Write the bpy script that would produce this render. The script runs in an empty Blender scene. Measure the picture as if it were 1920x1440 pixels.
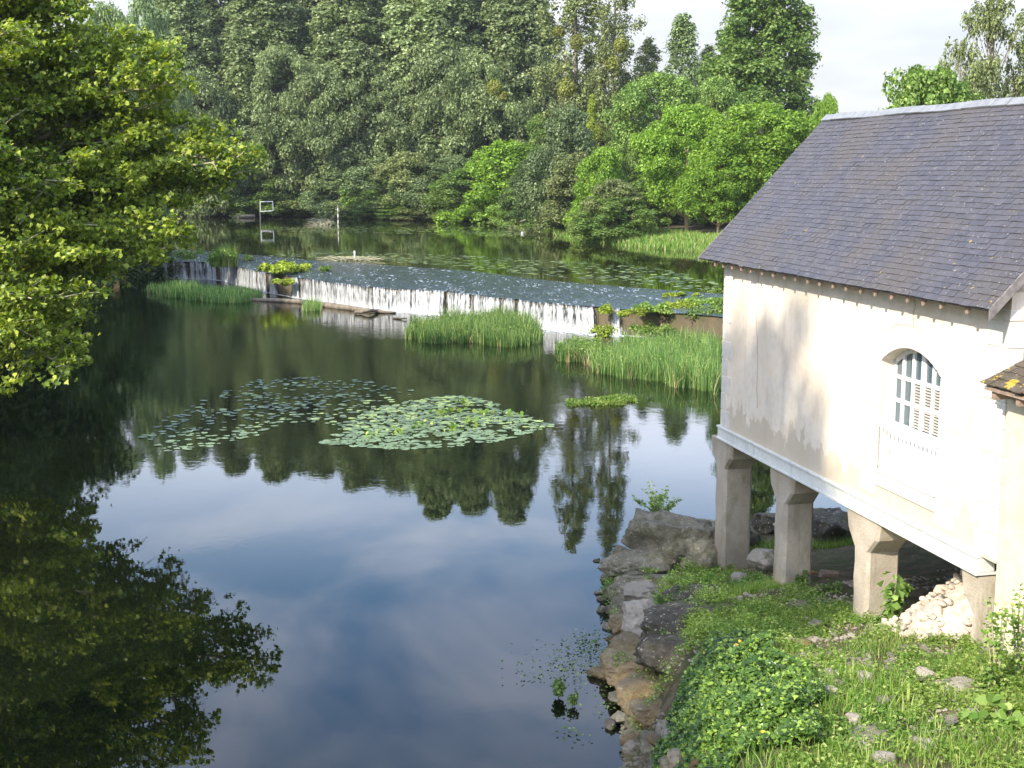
import bpy, bmesh, math, random
import numpy as np
from mathutils import Vector, noise as mnoise

# ---------------------------------------------------------------- camera, world, sun
sc = bpy.context.scene
FPX = 2450.0; PIT = math.atan(398 / FPX); CH = 8.3
cam = bpy.data.objects.new('camera', bpy.data.cameras.new('camera'))
sc.collection.objects.link(cam)
cam.location = (0, 0, CH); cam.rotation_euler = (math.pi / 2 - PIT, 0, 0)
cam.data.sensor_width = 36; cam.data.lens = FPX / 1920 * 36
cam.data.clip_start = 0.1; cam.data.clip_end = 8000
sc.camera = cam
SUN_AZ, SUN_EL = math.radians(-136), math.radians(36)
sun_dir = Vector((math.sin(SUN_AZ) * math.cos(SUN_EL), math.cos(SUN_AZ) * math.cos(SUN_EL), math.sin(SUN_EL)))
world = bpy.data.worlds.new('World'); sc.world = world; world.use_nodes = True
def build_world():
    nt = world.node_tree; N = nt.nodes; L = nt.links; N.clear()
    out = N.new('ShaderNodeOutputWorld'); bg = N.new('ShaderNodeBackground'); bg.inputs[1].default_value = 0.15
    sky = N.new('ShaderNodeTexSky'); sky.sky_type = 'NISHITA'; sky.sun_disc = False
    sky.sun_elevation = SUN_EL; sky.sun_rotation = SUN_AZ; sky.air_density = 1.0; sky.dust_density = 1.0; sky.ozone_density = 1.5
    tc = N.new('ShaderNodeTexCoord'); sep = N.new('ShaderNodeSeparateXYZ'); L.new(tc.outputs['Generated'], sep.inputs[0])
    def mth(op, a, b=None, clamp=False):
        m = N.new('ShaderNodeMath'); m.operation = op; m.use_clamp = clamp
        for i, v in ((0, a), (1, b)):
            if v is None: continue
            if isinstance(v, (int, float)): m.inputs[i].default_value = v
            else: L.new(v, m.inputs[i])
        return m.outputs[0]
    zz = mth('ADD', mth('MAXIMUM', sep.outputs[2], 0.0), 0.16)
    cb = N.new('ShaderNodeCombineXYZ')
    L.new(mth('DIVIDE', sep.outputs[0], zz), cb.inputs[0]); L.new(mth('DIVIDE', sep.outputs[1], zz), cb.inputs[1])
    n = N.new('ShaderNodeTexNoise'); n.inputs['Scale'].default_value = 1.7; n.inputs['Detail'].default_value = 7; n.inputs['Roughness'].default_value = 0.52
    n.inputs['Distortion'].default_value = 0.35
    L.new(cb.outputs[0], n.inputs['Vector'])
    mr = N.new('ShaderNodeMapRange'); mr.inputs[1].default_value = 0.37; mr.inputs[2].default_value = 0.68; mr.interpolation_type = 'SMOOTHSTEP'
    L.new(n.outputs['Fac'], mr.inputs[0])
    hz = N.new('ShaderNodeMapRange'); hz.inputs[1].default_value = 0.34; hz.inputs[2].default_value = 0.11; hz.interpolation_type = 'SMOOTHSTEP'
    L.new(sep.outputs[2], hz.inputs[0])
    fac = mth('MAXIMUM', mth('MULTIPLY', mr.outputs[0], 0.52), mth('MULTIPLY', hz.outputs[0], 0.92))
    mix = N.new('ShaderNodeMix'); mix.data_type = 'RGBA'
    lo = N.new('ShaderNodeMapRange'); lo.inputs[1].default_value = 0.10; lo.inputs[2].default_value = 0.21; lo.interpolation_type = 'SMOOTHSTEP'; L.new(sep.outputs[2], lo.inputs[0])
    n2 = N.new('ShaderNodeTexNoise'); n2.inputs['Scale'].default_value = 2.2; n2.inputs['Detail'].default_value = 5; L.new(cb.outputs[0], n2.inputs['Vector'])
    cm = N.new('ShaderNodeMix'); cm.data_type = 'RGBA'; L.new(lo.outputs[0], cm.inputs[0]); cm.inputs[6].default_value = (3.95, 3.9, 4.0, 1); cm.inputs[7].default_value = (13.6, 13.4, 14.6, 1)
    vr = N.new('ShaderNodeMapRange'); vr.inputs[1].default_value = .3; vr.inputs[2].default_value = .7; vr.inputs[3].default_value = .86; vr.inputs[4].default_value = 1.1; L.new(n2.outputs['Fac'], vr.inputs[0])
    hs = N.new('ShaderNodeHueSaturation'); L.new(cm.outputs[2], hs.inputs['Color']); L.new(vr.outputs[0], hs.inputs['Value'])
    sh = N.new('ShaderNodeHueSaturation'); L.new(sky.outputs[0], sh.inputs['Color']); sh.inputs['Saturation'].default_value = 1.22; sh.inputs['Value'].default_value = 1.75
    L.new(fac, mix.inputs[0]); L.new(sh.outputs[0], mix.inputs[6]); L.new(hs.outputs[0], mix.inputs[7])
    L.new(mix.outputs[2], bg.inputs[0]); L.new(bg.outputs[0], out.inputs[0])
build_world()
sl = bpy.data.lights.new('sun', 'SUN'); sl.energy = 4.9; sl.angle = math.radians(0.8); sl.color = (1.0, 0.91, 0.76)
so = bpy.data.objects.new('sun', sl); sc.collection.objects.link(so)
so.rotation_euler = sun_dir.to_track_quat('Z', 'Y').to_euler(); so.location = (-20, -20, 40)
sc.view_settings.view_transform = 'Standard'; sc.view_settings.look = 'None'
sc.view_settings.exposure = 0.6; sc.view_settings.gamma = 1.0; sc.view_settings.use_curve_mapping = False
sc.cycles.max_bounces = 8; sc.cycles.transparent_max_bounces = 12; sc.cycles.diffuse_bounces = 3
sc.cycles.glossy_bounces = 3; sc.cycles.transmission_bounces = 4
sc.cycles.caustics_reflective = False; sc.cycles.caustics_refractive = False

# ---------------------------------------------------------------- helpers
rng = np.random.default_rng(7); random.seed(7)
cf = np.array([0, math.cos(PIT), -math.sin(PIT)]); cu = np.array([0, math.sin(PIT), math.cos(PIT)]); cr = np.array([1., 0, 0]); CC = np.array([0, 0, CH])
def ray(px, py): return cf + cr * (px - 960) / FPX - cu * (py - 720) / FPX
def atz(px, py, z=0.0):
    d = ray(px, py); return CC + d * (z - CH) / d[2]
def aty(px, py, y):
    d = ray(px, py); return CC + d * y / d[1]
def tag(o, label=None, cat=None, group=None, kind=None):
    if label: o['label'] = label
    if cat: o['category'] = cat
    if group: o['group'] = group
    if kind: o['kind'] = kind
    return o
def link(name, data, mat=None, parent=None, loc=None, rotz=0):
    o = bpy.data.objects.new(name, data); sc.collection.objects.link(o)
    if mat is not None and data is not None and len(data.materials) == 0: data.materials.append(mat)
    if parent: o.parent = parent
    if loc is not None: o.location = loc
    if rotz: o.rotation_euler = (0, 0, rotz)
    return o
def empty(name, loc=(0, 0, 0), rotz=0):
    o = bpy.data.objects.new(name, None); sc.collection.objects.link(o); o.location = loc; o.rotation_euler = (0, 0, rotz); return o
def np_mesh(name, V, loops, tot, smooth=False):
    me = bpy.data.meshes.new(name); V = np.ascontiguousarray(V, dtype=np.float32); loops = np.asarray(loops, dtype=np.int32).ravel(); tot = np.asarray(tot, dtype=np.int32)
    me.vertices.add(len(V)); me.vertices.foreach_set('co', V.ravel())
    me.loops.add(len(loops)); me.loops.foreach_set('vertex_index', loops)
    me.polygons.add(len(tot)); me.polygons.foreach_set('loop_start', (np.cumsum(tot) - tot).astype(np.int32)); me.polygons.foreach_set('loop_total', tot)
    me.polygons.foreach_set('use_smooth', np.full(len(tot), smooth))
    me.update(calc_edges=True); me.validate(); return me
class MB:
    """collects polygons of one mesh"""
    def __init__(s): s.v = []; s.f = []
    def poly(s, pts):
        b = len(s.v); s.v += [tuple(p) for p in pts]; s.f.append(tuple(range(b, b + len(pts))))
    def hexa(s, p):
        b = len(s.v); s.v += [tuple(q) for q in p]
        for f in ((0, 3, 2, 1), (4, 5, 6, 7), (0, 1, 5, 4), (1, 2, 6, 5), (2, 3, 7, 6), (3, 0, 4, 7)): s.f.append(tuple(b + i for i in f))
    def tube(s, P, R, k=8, cap=True):
        P = [Vector(p) for p in P]; b = len(s.v); n = len(P)
        for i, p in enumerate(P):
            t = (P[min(i + 1, n - 1)] - P[max(i - 1, 0)]).normalized()
            a = t.cross(Vector((0, 0, 1)) if abs(t.z) < .95 else Vector((1, 0, 0))).normalized(); c = t.cross(a)
            for j in range(k):
                w = 2 * math.pi * j / k; s.v.append(tuple(p + (a * math.cos(w) + c * math.sin(w)) * R[i]))
        for i in range(n - 1):
            for j in range(k): s.f.append((b + i * k + j, b + i * k + (j + 1) % k, b + (i + 1) * k + (j + 1) % k, b + (i + 1) * k + j))
        if cap: s.f.append(tuple(b + (n - 1) * k + j for j in range(k))); s.f.append(tuple(b + j for j in reversed(range(k))))
    def mesh(s, name, smooth=False):
        return np_mesh(name, np.array(s.v), np.concatenate([np.array(f) for f in s.f]), [len(f) for f in s.f], smooth)
    def build(s, name, mat, parent=None, smooth=False, bevel=0):
        o = link(name, s.mesh(name, smooth), mat, parent)
        if bevel:
            m = o.modifiers.new('bevel', 'BEVEL'); m.width = bevel; m.segments = 2; m.limit_method = 'ANGLE'
        return o
def grid_mesh(name, P, smooth=True):
    """P: (a,b,3) grid"""
    a, b = P.shape[:2]; I = np.arange(a * b).reshape(a, b)
    q = np.stack([I[:-1, :-1], I[1:, :-1], I[1:, 1:], I[:-1, 1:]], -1).reshape(-1, 4)
    return np_mesh(name, P.reshape(-1, 3), q, np.full(len(q), 4), smooth)

def nrm(a): return a / (np.linalg.norm(a, axis=-1, keepdims=True) + 1e-9)
KITE = np.array([[0, 0], [.42, .45], [0, 1.0], [-.42, .45]])
HEX = np.array([[0, 0], [.38, .10], [.55, .5], [.22, .62], [0, 1.05], [-.22, .62], [-.55, .5], [-.38, .10]])
ROUND = np.array([[0, 0], [.35, .12], [.5, .45], [.34, .82], [0, 1.], [-.34, .82], [-.5, .45], [-.35, .12]])
def leaf_arrays(C, Nr, size, shape=KITE, droop=0.0, R=rng):
    """cards at C facing Nr, random spin; returns verts (n,k,3)"""
    n = len(C); Nr = nrm(Nr); rnd = R.normal(size=(n, 3)); rnd[:, 2] -= droop
    T = nrm(rnd - Nr * np.sum(rnd * Nr, 1, keepdims=True)); Bn = np.cross(Nr, T)
    size = np.broadcast_to(size, (n,))[:, None, None]
    sh = shape[None]
    V = C[:, None] + size * (Bn[:, None] * sh[..., 0:1] + T[:, None] * (sh[..., 1:2] - .5)) + size * Nr[:, None] * (np.abs(sh[..., 0:1]) * .35 - .25 * (sh[..., 1:2] - .5) ** 2)
    return V
def cards_mesh(name, Vs):
    out = []; tot = []; lo = []; b = 0
    for V in Vs:
        n, k = V.shape[:2]; out.append(V.reshape(-1, 3)); tot.append(np.full(n, k)); lo.append(np.arange(b, b + n * k)); b += n * k
    return np_mesh(name, np.concatenate(out), np.concatenate(lo), np.concatenate(tot))

# ---------------------------------------------------------------- materials
def new_mat(name):
    m = bpy.data.materials.new(name); m.use_nodes = True; nt = m.node_tree; nt.nodes.clear()
    return m, nt, nt.nodes, nt.links
class NB:
    def __init__(s, name):
        s.m, s.nt, s.N, s.L = new_mat(name); s.out = s.N.new('ShaderNodeOutputMaterial'); s.tc = s.N.new('ShaderNodeTexCoord')
    def set(s, node, i, v):
        if v is None: return
        if hasattr(v, 'links') or isinstance(v, bpy.types.NodeSocket): s.L.new(v, node.inputs[i])
        elif isinstance(v, tuple) and len(v) == 3 and node.inputs[i].type == 'RGBA': node.inputs[i].default_value = (*v, 1)
        else: node.inputs[i].default_value = v
    def coord(s, kind='Object', scale=(1, 1, 1), rot=(0, 0, 0)):
        mp = s.N.new('ShaderNodeMapping'); s.L.new(s.tc.outputs[kind], mp.inputs[0]); mp.inputs['Scale'].default_value = scale; mp.inputs['Rotation'].default_value = rot; return mp.outputs[0]
    def noise(s, scale, detail=4, rough=.55, vec=None, dist=0):
        n = s.N.new('ShaderNodeTexNoise'); n.inputs['Scale'].default_value = scale; n.inputs['Detail'].default_value = detail; n.inputs['Roughness'].default_value = rough; n.inputs['Distortion'].default_value = dist
        s.L.new(vec if vec is not None else s.tc.outputs['Object'], n.inputs['Vector']); return n.outputs['Fac']
    def voro(s, scale, vec=None, feat='F1'):
        n = s.N.new('ShaderNodeTexVoronoi'); n.feature = feat; n.inputs['Scale'].default_value = scale
        s.L.new(vec if vec is not None else s.tc.outputs['Object'], n.inputs['Vector']); return n.outputs['Distance']
    def rng(s, v, a, b, c=0., d=1., smooth=True):
        n = s.N.new('ShaderNodeMapRange'); s.set(n, 0, v)
        for i, x in enumerate((a, b, c, d)): s.set(n, i + 1, x)
        if smooth: n.interpolation_type = 'SMOOTHSTEP'
        return n.outputs[0]
    def math(s, op, a, b=None, clamp=False):
        n = s.N.new('ShaderNodeMath'); n.operation = op; n.use_clamp = clamp; s.set(n, 0, a); s.set(n, 1, b); return n.outputs[0]
    def mix(s, f, a, b, mode='MIX'):
        n = s.N.new('ShaderNodeMix'); n.data_type = 'RGBA'; n.blend_type = mode; s.set(n, 0, f); s.set(n, 6, a); s.set(n, 7, b); return n.outputs[2]
    def ramp(s, v, stops):
        n = s.N.new('ShaderNodeValToRGB'); s.L.new(v, n.inputs[0]); e = n.color_ramp.elements
        while len(e) < len(stops): e.new(.5)
        for i, (p, c) in enumerate(stops): e[i].position = p; e[i].color = (*c, 1)
        return n.outputs[0]
    def island(s): return s.N.new('ShaderNodeNewGeometry').outputs['Random Per Island']
    def objrand(s): return s.N.new('ShaderNodeObjectInfo').outputs['Random']
    def bump(s, h, strength=.3, dist=.02, normal=None):
        n = s.N.new('ShaderNodeBump'); n.inputs['Strength'].default_value = strength; n.inputs['Distance'].default_value = dist; s.L.new(h, n.inputs['Height'])
        if normal is not None: s.L.new(normal, n.inputs['Normal'])
        return n.outputs[0]
    def pbr(s, col, rough=.8, spec=.3, normal=None, **kw):
        n = s.N.new('ShaderNodeBsdfPrincipled'); s.set(n, 'Base Color', col if not isinstance(col, tuple) else (*col, 1)); s.set(n, 'Roughness', rough); s.set(n, 'Specular IOR Level', spec)
        if normal is not None: s.L.new(normal, n.inputs['Normal'])
        for k, v in kw.items(): s.set(n, k.replace('_', ' '), v)
        return n.outputs[0]
    def done(s, sh): s.L.new(sh, s.out.inputs[0]); return s.m
    def mixs(s, f, a, b):
        n = s.N.new('ShaderNodeMixShader'); s.set(n, 0, f); s.L.new(a, n.inputs[1]); s.L.new(b, n.inputs[2]); return n.outputs[0]

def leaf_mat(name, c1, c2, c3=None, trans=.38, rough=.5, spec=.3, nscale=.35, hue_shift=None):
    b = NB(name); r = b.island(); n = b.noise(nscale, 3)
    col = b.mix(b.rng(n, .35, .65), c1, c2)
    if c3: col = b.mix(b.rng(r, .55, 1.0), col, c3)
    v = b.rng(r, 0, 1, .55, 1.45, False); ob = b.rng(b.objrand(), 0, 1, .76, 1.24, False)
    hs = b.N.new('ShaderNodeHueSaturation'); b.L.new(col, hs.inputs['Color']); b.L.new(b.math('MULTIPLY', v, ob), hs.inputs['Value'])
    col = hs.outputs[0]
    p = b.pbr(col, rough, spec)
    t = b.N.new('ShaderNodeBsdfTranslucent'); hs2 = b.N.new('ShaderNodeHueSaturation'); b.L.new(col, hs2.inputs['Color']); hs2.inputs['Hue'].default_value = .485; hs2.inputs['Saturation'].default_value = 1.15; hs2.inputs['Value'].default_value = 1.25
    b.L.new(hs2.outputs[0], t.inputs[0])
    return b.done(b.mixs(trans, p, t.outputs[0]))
M = {}
M['poplar'] = leaf_mat('poplar_leaf', (.150, .215, .075), (.215, .285, .11), (.32, .375, .20), .42, .55, .22)
M['maple_near'] = leaf_mat('maple_leaf', (.12, .21, .02), (.25, .345, .035), (.39, .45, .08), .40, .4, .35, .22)
M['maple'] = leaf_mat('bright_leaf', (.15, .29, .03), (.22, .37, .045), (.30, .44, .08), .45, .45, .3)
M['green'] = leaf_mat('green_leaf', (.10, .20, .035), (.17, .27, .055), (.25, .34, .10), .4, .45, .3)
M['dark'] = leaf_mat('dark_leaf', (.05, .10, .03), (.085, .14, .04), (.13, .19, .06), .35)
M['olive'] = leaf_mat('olive_leaf', (.15, .20, .06), (.21, .25, .09), (.27, .30, .14), .38)
M['bluegreen'] = leaf_mat('willow_leaf', (.13, .20, .08), (.19, .27, .10), (.27, .34, .17), .36)
M['sparse'] = leaf_mat('sparse_leaf', (.19, .25, .08), (.26, .31, .11), (.33, .38, .16), .3)
M['deadreed'] = leaf_mat('dead_reed', (.34, .28, .13), (.42, .36, .19), None, .25)
M['mistle'] = leaf_mat('mistletoe_leaf', (.16, .19, .03), (.22, .24, .05), None, .3)
M['reed'] = leaf_mat('reed_blade', (.10, .23, .06), (.17, .31, .085), (.32, .40, .14), .42, .45, .3, 1.2)
M['yreed'] = leaf_mat('weir_plant', (.20, .30, .03), (.30, .38, .04), (.38, .44, .08), .4, .5, .3, 1.5)
M['grass'] = leaf_mat('grass_blade', (.13, .29, .045), (.22, .36, .065), (.36, .36, .16), .45, .5, .25, 1.0)
M['weed'] = leaf_mat('weed_leaf', (.14, .29, .045), (.25, .38, .07), (.36, .42, .14), .45, .5, .3, .9)
M['ivy'] = leaf_mat('ivy_leaf', (.05, .13, .02), (.11, .22, .035), (.26, .38, .06), .32, .35, .5, 1.6)
M['pad'] = leaf_mat('lily_pad_leaf', (.15, .235, .095), (.21, .29, .135), (.28, .37, .10), .12, .38, .6, 1.5)
M['yellow'] = NB('yellow_leaf'); M['yellow'] = M['yellow'].done(M['yellow'].pbr((.75, .42, .03), .6))
def bark(name, a, c):
    b = NB(name); n = b.noise(3, 6, .7, b.coord('Object', (1, 1, .25))); col = b.mix(b.rng(n, .35, .65), a, c)
    return b.done(b.pbr(col, .9, .1, b.bump(b.noise(12, 5, .7, b.coord('Object', (1, 1, .3))), .5, .03)))
M['bark'] = bark('grey_bark', (.14, .12, .09), (.26, .23, .18)); M['darkbark'] = bark('dark_bark', (.05, .04, .03), (.10, .085, .06)); M['palebark'] = bark('pale_bark', (.42, .30, .19), (.58, .46, .32))
M['twig'] = bark('twig_bark', (.26, .25, .15), (.42, .40, .27))

def mat_water(name, base, b1, b2, amp, rough=.005):
    b = NB(name)
    v = b.coord('Object', (1, 1.0, 1)); n1 = b.noise(b1, 4, .55, v, .6); n2 = b.noise(b2, 3, .5, v, .3)
    h = b.math('ADD', b.math('MULTIPLY', n1, .55), b.math('MULTIPLY', n2, .25))
    big = b.rng(b.noise(.10, 2), .42, .62, .35, 1.0)
    # the pool is livelier under the fall: ripple height grows with distance from the quiet near end
    sep = b.N.new('ShaderNodeSeparateXYZ'); b.L.new(b.tc.outputs['Object'], sep.inputs[0])
    far = b.rng(sep.outputs[1], 28, 72, .06, 1.0)
    h = b.math('MULTIPLY', h, b.math('MULTIPLY', big, far)); nn = b.bump(h, 1.0, amp)
    p = b.pbr(base, rough, .5, nn); b.N['Principled BSDF'].inputs['IOR'].default_value = 1.42
    return b.done(p)
M['water'] = mat_water('pool_water', (.0045, .007, .003), 1.6, 5.5, .022)
M['water2'] = mat_water('pond_water', (.018, .024, .004), .8, 2.6, .010)
def m_flow():
    b = NB('flowing_water'); v = b.coord('UV', (1, 1, 1)); n = b.noise(1.0, 6, .62, b.coord('UV', (1.3, .5, 1)), 1.0); n2 = b.noise(1.0, 5, .6, b.coord('UV', (5, 1.2, 1)), .5)
    h = b.math('ADD', n, b.math('MULTIPLY', n2, .6)); foam = b.rng(b.math('ADD', b.math('MULTIPLY', n2, .55), b.math('MULTIPLY', n, .5)), .555, .66)
    foam = b.math('MULTIPLY', foam, .6)
    col = b.mix(foam, (.028, .045, .062), (.50, .54, .57)); return b.done(b.pbr(col, b.math('ADD', .10, b.math('MULTIPLY', foam, .5)), .5, b.bump(h, 1.0, .11)))
M['flow'] = m_flow()
def m_fall():
    b = NB('falling_water')
    a = b.noise(1.0, 5, .65, b.coord('UV', (6.5, .8, 1)), .5); a2 = b.noise(1.0, 4, .6, b.coord('UV', (2.2, .25, 1))); fine = b.noise(1.0, 4, .7, b.coord('UV', (19, 3.2, 1)), .6)
    w = b.math('ADD', b.math('MULTIPLY', a, .5), b.math('ADD', b.math('MULTIPLY', a2, .35), b.math('MULTIPLY', fine, .35)))
    ea = b.N.new('ShaderNodeAttribute'); ea.attribute_name = 'edge'; w = b.math('ADD', w, b.math('MULTIPLY', b.math('SUBTRACT', ea.outputs['Fac'], 1.0), .22))
    su = b.N.new('ShaderNodeSeparateXYZ'); b.L.new(b.tc.outputs['UV'], su.inputs[0]); w = b.math('SUBTRACT', w, b.rng(su.outputs[1], 0, .55, .075, 0)); w = b.math('ADD', w, b.rng(su.outputs[1], .9, 1.4, 0, .06))
    col = b.mix(b.rng(w, .50, .70), (.11, .12, .115), (.54, .55, .56)); al = b.rng(w, .495, .575, .0, 1.0)
    p = b.pbr(col, .35, .4, b.bump(w, .6, .05)); t = b.N.new('ShaderNodeBsdfTransparent')
    return b.done(b.mixs(al, t.outputs[0], p))
M['fall'] = m_fall()
def m_foam():
    b = NB('foam'); v = b.coord('UV'); sep = b.N.new('ShaderNodeSeparateXYZ'); b.L.new(v, sep.inputs[0])
    n = b.noise(1.4, 8, .68, None, 1.0); edge = b.rng(sep.outputs[1], 0, 1, .24, .72, False); al = b.rng(b.math('SUBTRACT', n, edge), -.04, .12)
    t = b.N.new('ShaderNodeBsdfTransparent'); return b.done(b.mixs(al, t.outputs[0], b.pbr((.82, .86, .88), .6, .3)))
M['foam'] = m_foam()
def m_concrete(name, a, c, st, moss=(.07, .075, .03), mossamt=.5, sc_=1.0):
    b = NB(name); n = b.noise(1.4 * sc_, 6, .6); n2 = b.noise(22 * sc_, 4, .7); col = b.mix(b.rng(n, .35, .65), a, c); col = b.mix(b.rng(n2, .3, .75, 0, .35), col, st)
    m = b.rng(b.noise(.9 * sc_, 5, .65, b.coord('Object', (1, 1, .45))), .5, .68, 0, mossamt); col = b.mix(m, col, moss)
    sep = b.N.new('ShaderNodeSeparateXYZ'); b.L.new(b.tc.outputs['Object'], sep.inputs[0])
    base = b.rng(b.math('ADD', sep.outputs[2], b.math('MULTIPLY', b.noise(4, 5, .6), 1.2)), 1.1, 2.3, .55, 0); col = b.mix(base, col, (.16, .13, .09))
    drip = b.rng(b.noise(5, 4, .6, b.coord('Object', (1, 1, .08))), .54, .66, 0, .45); col = b.mix(drip, col, st)
    return b.done(b.pbr(col, .88, .2, b.bump(b.math('ADD', n2, b.noise(60, 3)), .6, .02)))
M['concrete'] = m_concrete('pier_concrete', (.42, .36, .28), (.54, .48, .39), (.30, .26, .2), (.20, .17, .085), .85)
M['weir'] = m_concrete('weir_concrete', (.055, .045, .022), (.105, .08, .04), (.035, .036, .018), (.05, .07, .015), .8)
M['beam'] = m_concrete('beam_paint', (.74, .76, .72), (.80, .81, .77), (.5, .5, .46), (.50, .47, .38), .3)
def m_render_wall():
    b = NB('old_lime_render'); n = b.noise(.9, 7, .62); n2 = b.noise(7, 6, .7); f = b.noise(90, 3, .8)
    col = b.mix(b.rng(n, .35, .65), (.77, .66, .52), (.84, .76, .64)); col = b.mix(b.rng(n2, .45, .75, 0, .4), col, (.55, .47, .38))
    sep = b.N.new('ShaderNodeSeparateXYZ'); b.L.new(b.tc.outputs['Object'], sep.inputs[0])
    edge = b.math('ADD', b.math('MULTIPLY', b.noise(2.6, 5, .6, b.coord('Object', (1, 1, .5))), 1.5), -.28)
    damp = b.rng(b.math('SUBTRACT', b.math('ADD', 3.38, edge), sep.outputs[2]), 0, .03); col = b.mix(b.math('MULTIPLY', damp, .6), col, (.50, .43, .31))
    patch = b.rng(b.noise(1.7, 6, .68), .56, .62, 0, .30); col = b.mix(patch, col, (.60, .52, .41))
    streak = b.rng(b.noise(3.0, 5, .65, b.coord('Object', (1, 1, .10))), .50, .72, 0, .5); col = b.mix(streak, col, (.52, .46, .38))
    return b.done(b.pbr(col, .92, .15, b.bump(b.math('ADD', b.math('MULTIPLY', n2, .5), f), .35, .008)))
M['wall'] = m_render_wall()
def simple(name, col, rough=.6, spec=.4, var=.12, sc_=8):
    b = NB(name); n = b.noise(sc_, 5, .65); d = tuple(x * (1 - 2 * var) for x in col); return b.done(b.pbr(b.mix(b.rng(n, .35, .68), col, d), rough, spec, b.bump(n, .15, .01)))
M['ashlar'] = simple('dressed_stone', (.74, .70, .62), .85, .2, .08, 5); M['white'] = simple('white_paint', (.82, .82, .82), .45, .4, .03); M['annexwall'] = simple('cream_render', (.66, .60, .46), .9, .2, .1, 3)
M['wood'] = simple('grey_wood', (.25, .23, .22), .8, .2, .2, 14); M['tail'] = simple('rafter_wood', (.36, .27, .21), .8, .2, .2, 20); M['zinc'] = simple('zinc', (.27, .28, .29), .45, .5, .15, 6)
M['reflection_slat'] = simple('reflection_slat', (.50, .47, .42), .7, .2, .05); M['dark_in'] = simple('dark_interior', (.02, .022, .025), .8); M['joint'] = simple('stone_joint', (.30, .26, .21), .95)
M['brick'] = simple('orange_brick', (.42, .19, .09), .85, .2, .25, 12); M['rubble'] = simple('white_rubble', (.60, .52, .42), .9, .2, .2, 9); M['green_pl'] = simple('green_plastic', (.02, .12, .08), .5)
def m_glass():
    b = NB('window_glass'); n = b.noise(3, 3); return b.done(b.pbr((.09, .13, .15), .08, .8, b.bump(n, .1, .01)))
M['glass'] = m_glass()
def m_slate(name, lichen=.5, base=((.062, .062, .076), (.088, .085, .10), (.092, .080, .072)), thr=.60):
    b = NB(name); r = b.island(); n = b.noise(.8, 5, .6); n2 = b.noise(14, 6, .7)
    col = b.mix(r, base[0], base[1]); col = b.mix(b.rng(n, .42, .66, 0, .75), col, base[2]); col = b.mix(b.rng(n2, .55, .8, 0, .4), col, (.16, .14, .12))
    v = b.rng(b.noise(26, 3, .6), .655, .69); sp = b.math('MULTIPLY', v, lichen); col = b.mix(sp, col, (.62, .60, .50))
    y = b.math('MULTIPLY', b.rng(b.noise(5.3, 4, .6), thr + .10, thr + .13), lichen * 1.4, True); col = b.mix(y, col, (.55, .38, .04))
    return b.done(b.pbr(col, .58, .4, b.bump(n2, .3, .008)))
M['slate'] = m_slate('roof_slate'); M['oldtile'] = m_slate('mossy_tile', .55, ((.085, .065, .05), (.12, .09, .068), (.075, .07, .045)), .47)
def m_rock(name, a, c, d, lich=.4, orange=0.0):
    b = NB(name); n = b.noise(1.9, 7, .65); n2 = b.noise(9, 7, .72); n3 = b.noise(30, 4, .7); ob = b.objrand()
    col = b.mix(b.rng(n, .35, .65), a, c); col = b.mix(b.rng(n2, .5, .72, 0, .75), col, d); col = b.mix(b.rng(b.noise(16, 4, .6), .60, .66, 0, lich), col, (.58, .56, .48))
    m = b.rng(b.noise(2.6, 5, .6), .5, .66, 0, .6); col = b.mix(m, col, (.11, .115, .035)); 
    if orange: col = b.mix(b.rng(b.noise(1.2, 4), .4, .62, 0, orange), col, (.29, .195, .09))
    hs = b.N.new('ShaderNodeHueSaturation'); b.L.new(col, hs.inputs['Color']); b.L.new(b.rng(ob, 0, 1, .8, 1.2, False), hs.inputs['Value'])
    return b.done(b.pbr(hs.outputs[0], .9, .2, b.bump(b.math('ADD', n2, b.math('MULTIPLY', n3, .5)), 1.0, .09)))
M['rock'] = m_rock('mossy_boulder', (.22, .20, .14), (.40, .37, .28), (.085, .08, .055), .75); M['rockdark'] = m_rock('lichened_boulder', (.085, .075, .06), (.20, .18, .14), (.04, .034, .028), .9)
M['rockorange'] = m_rock('ochre_boulder', (.24, .19, .12), (.36, .29, .18), (.10, .09, .06), .4, .6); M['rockpale'] = m_rock('pale_boulder', (.42, .37, .30), (.56, .50, .42), (.25, .20, .16), .3)
def m_ground():
    b = NB('earth'); n = b.noise(3.1, 8, .7); n2 = b.noise(17, 6, .75); n3 = b.noise(1.7, 8, .72)
    col = b.mix(b.rng(n, .4, .62), (.075, .06, .035), (.17, .13, .085)); col = b.mix(b.rng(n2, .55, .7, 0, .7), col, (.30, .26, .19)); col = b.mix(b.rng(n3, .48, .58, .1, .7), col, (.06, .085, .025))
    return b.done(b.pbr(col, .95, .1, b.bump(n2, .6, .06)))
M['ground'] = m_ground()
def smooth_(a): a = np.clip(a, 0, 1); return a * a * (3 - 2 * a)

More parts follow.
